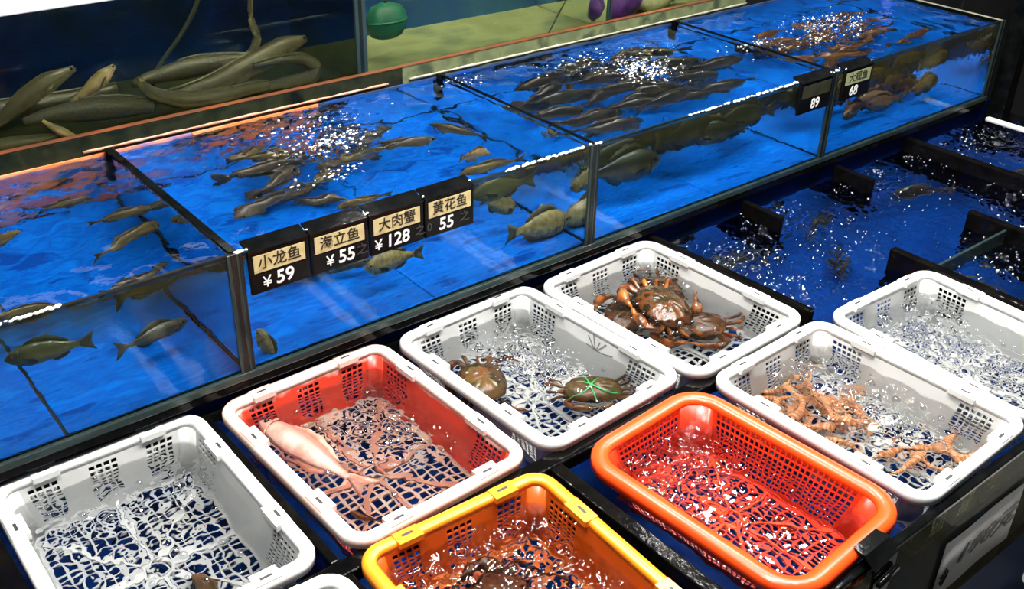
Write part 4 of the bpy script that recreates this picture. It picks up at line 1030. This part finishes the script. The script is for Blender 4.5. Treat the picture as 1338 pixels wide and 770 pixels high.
mb = MB(); mb.box((-.5, -.25, 0), (.5, .25, 1.22)); bev(mb.build('carcass', 'steel_dark', cbn, smooth=False), .004)
mb = MB(); mb.box((-.48, -.262, .05), (-.01, -.251, 1.18)); d1 = mb.build('door', 'steel_dark', cbn, smooth=False)
mb = MB(); mb.box((.01, -.262, .05), (.48, -.251, 1.18)); d2 = mb.build('door', 'steel_dark', cbn, smooth=False)
for d_, x in ((d1, -.05), (d2, .05)):
    mb = MB(); mb.tube([(x, -.275, .6), (x, -.275, .75)], .006, 8); mb.build('handle', 'teal_seal', d_)
bo = empty('bottle', (2.98, .66, .27), 0, 'blue bottle standing on the dark cabinet beyond the tank', 'bottle')
rings = [[(r * math.cos(2 * PI * j / 20), r * math.sin(2 * PI * j / 20), z) for j in range(20)] for r, z in ((.03, 0), (.036, .004), (.036, .14), (.03, .165), (.014, .185), (.014, .2))]
MB().loft(rings).build('body', 'blue_bottle', bo)
mb = MB(); mb.tube([(0, 0, .2), (0, 0, .225)], .017, 14); mb.build('cap', 'digit_white', bo)
fo = empty('foam_strip', (2.60, -.12, -.0215), 0, 'white foam strip lying across the lower tank at its far right end', 'strip')
mb = MB(); mb.box((-.012, -.08, 0), (.012, .08, .014)); bev(mb.build('bar', 'foam_white', fo, smooth=False), .005)

# schools: each fish is told apart by its place from the left
ORD = 'leftmost,second,third,fourth,fifth,sixth,seventh,eighth,ninth,tenth,eleventh,twelfth,thirteenth,fourteenth,fifteenth,sixteenth,seventeenth,eighteenth,nineteenth,twentieth'.split(',')
def ordinal(k, n):
    if k == 0: return 'leftmost'
    if k == n - 1: return 'rightmost'
    return (ORD[k] + ' from left') if k < n - k else ((ORD[n - 1 - k] + ' from right') if n - 1 - k > 0 else 'rightmost')
def name_school(group, fmt):
    m = [o for o in C.objects if o.get('group') == group and not o.parent]
    key = lambda o: (o.location - cam.location).dot(Vector(RX)) / (o.location - cam.location).dot(Vector(RZ))
    m.sort(key=key)
    for k, o in enumerate(m): o['label'] = fmt % ordinal(k, len(m))
bpy.context.view_layer.update()
name_school('dark school left of the 89 sign', 'dark deep bodied fish, %s in the dense school left of the 89 sign')
name_school('brown school right of the 68 sign', 'brown fish, %s in the school right of the 68 sign')
name_school('shrimps piled at the back of the basket', 'orange shrimp, %s in the pile at the back of the basket')
name_school(G2, 'olive grey fish, %s in the crowd behind the four price signs')
name_school('dark fish in the open lower tank', 'dark fish, %s under the open water right of the baskets')

# unused first copies stay out of the scene
for lst in PROTO.values():
    for o, u in lst:
        if not u:
            for ch in list(o.children): bpy.data.objects.remove(ch)
            bpy.data.objects.remove(o)
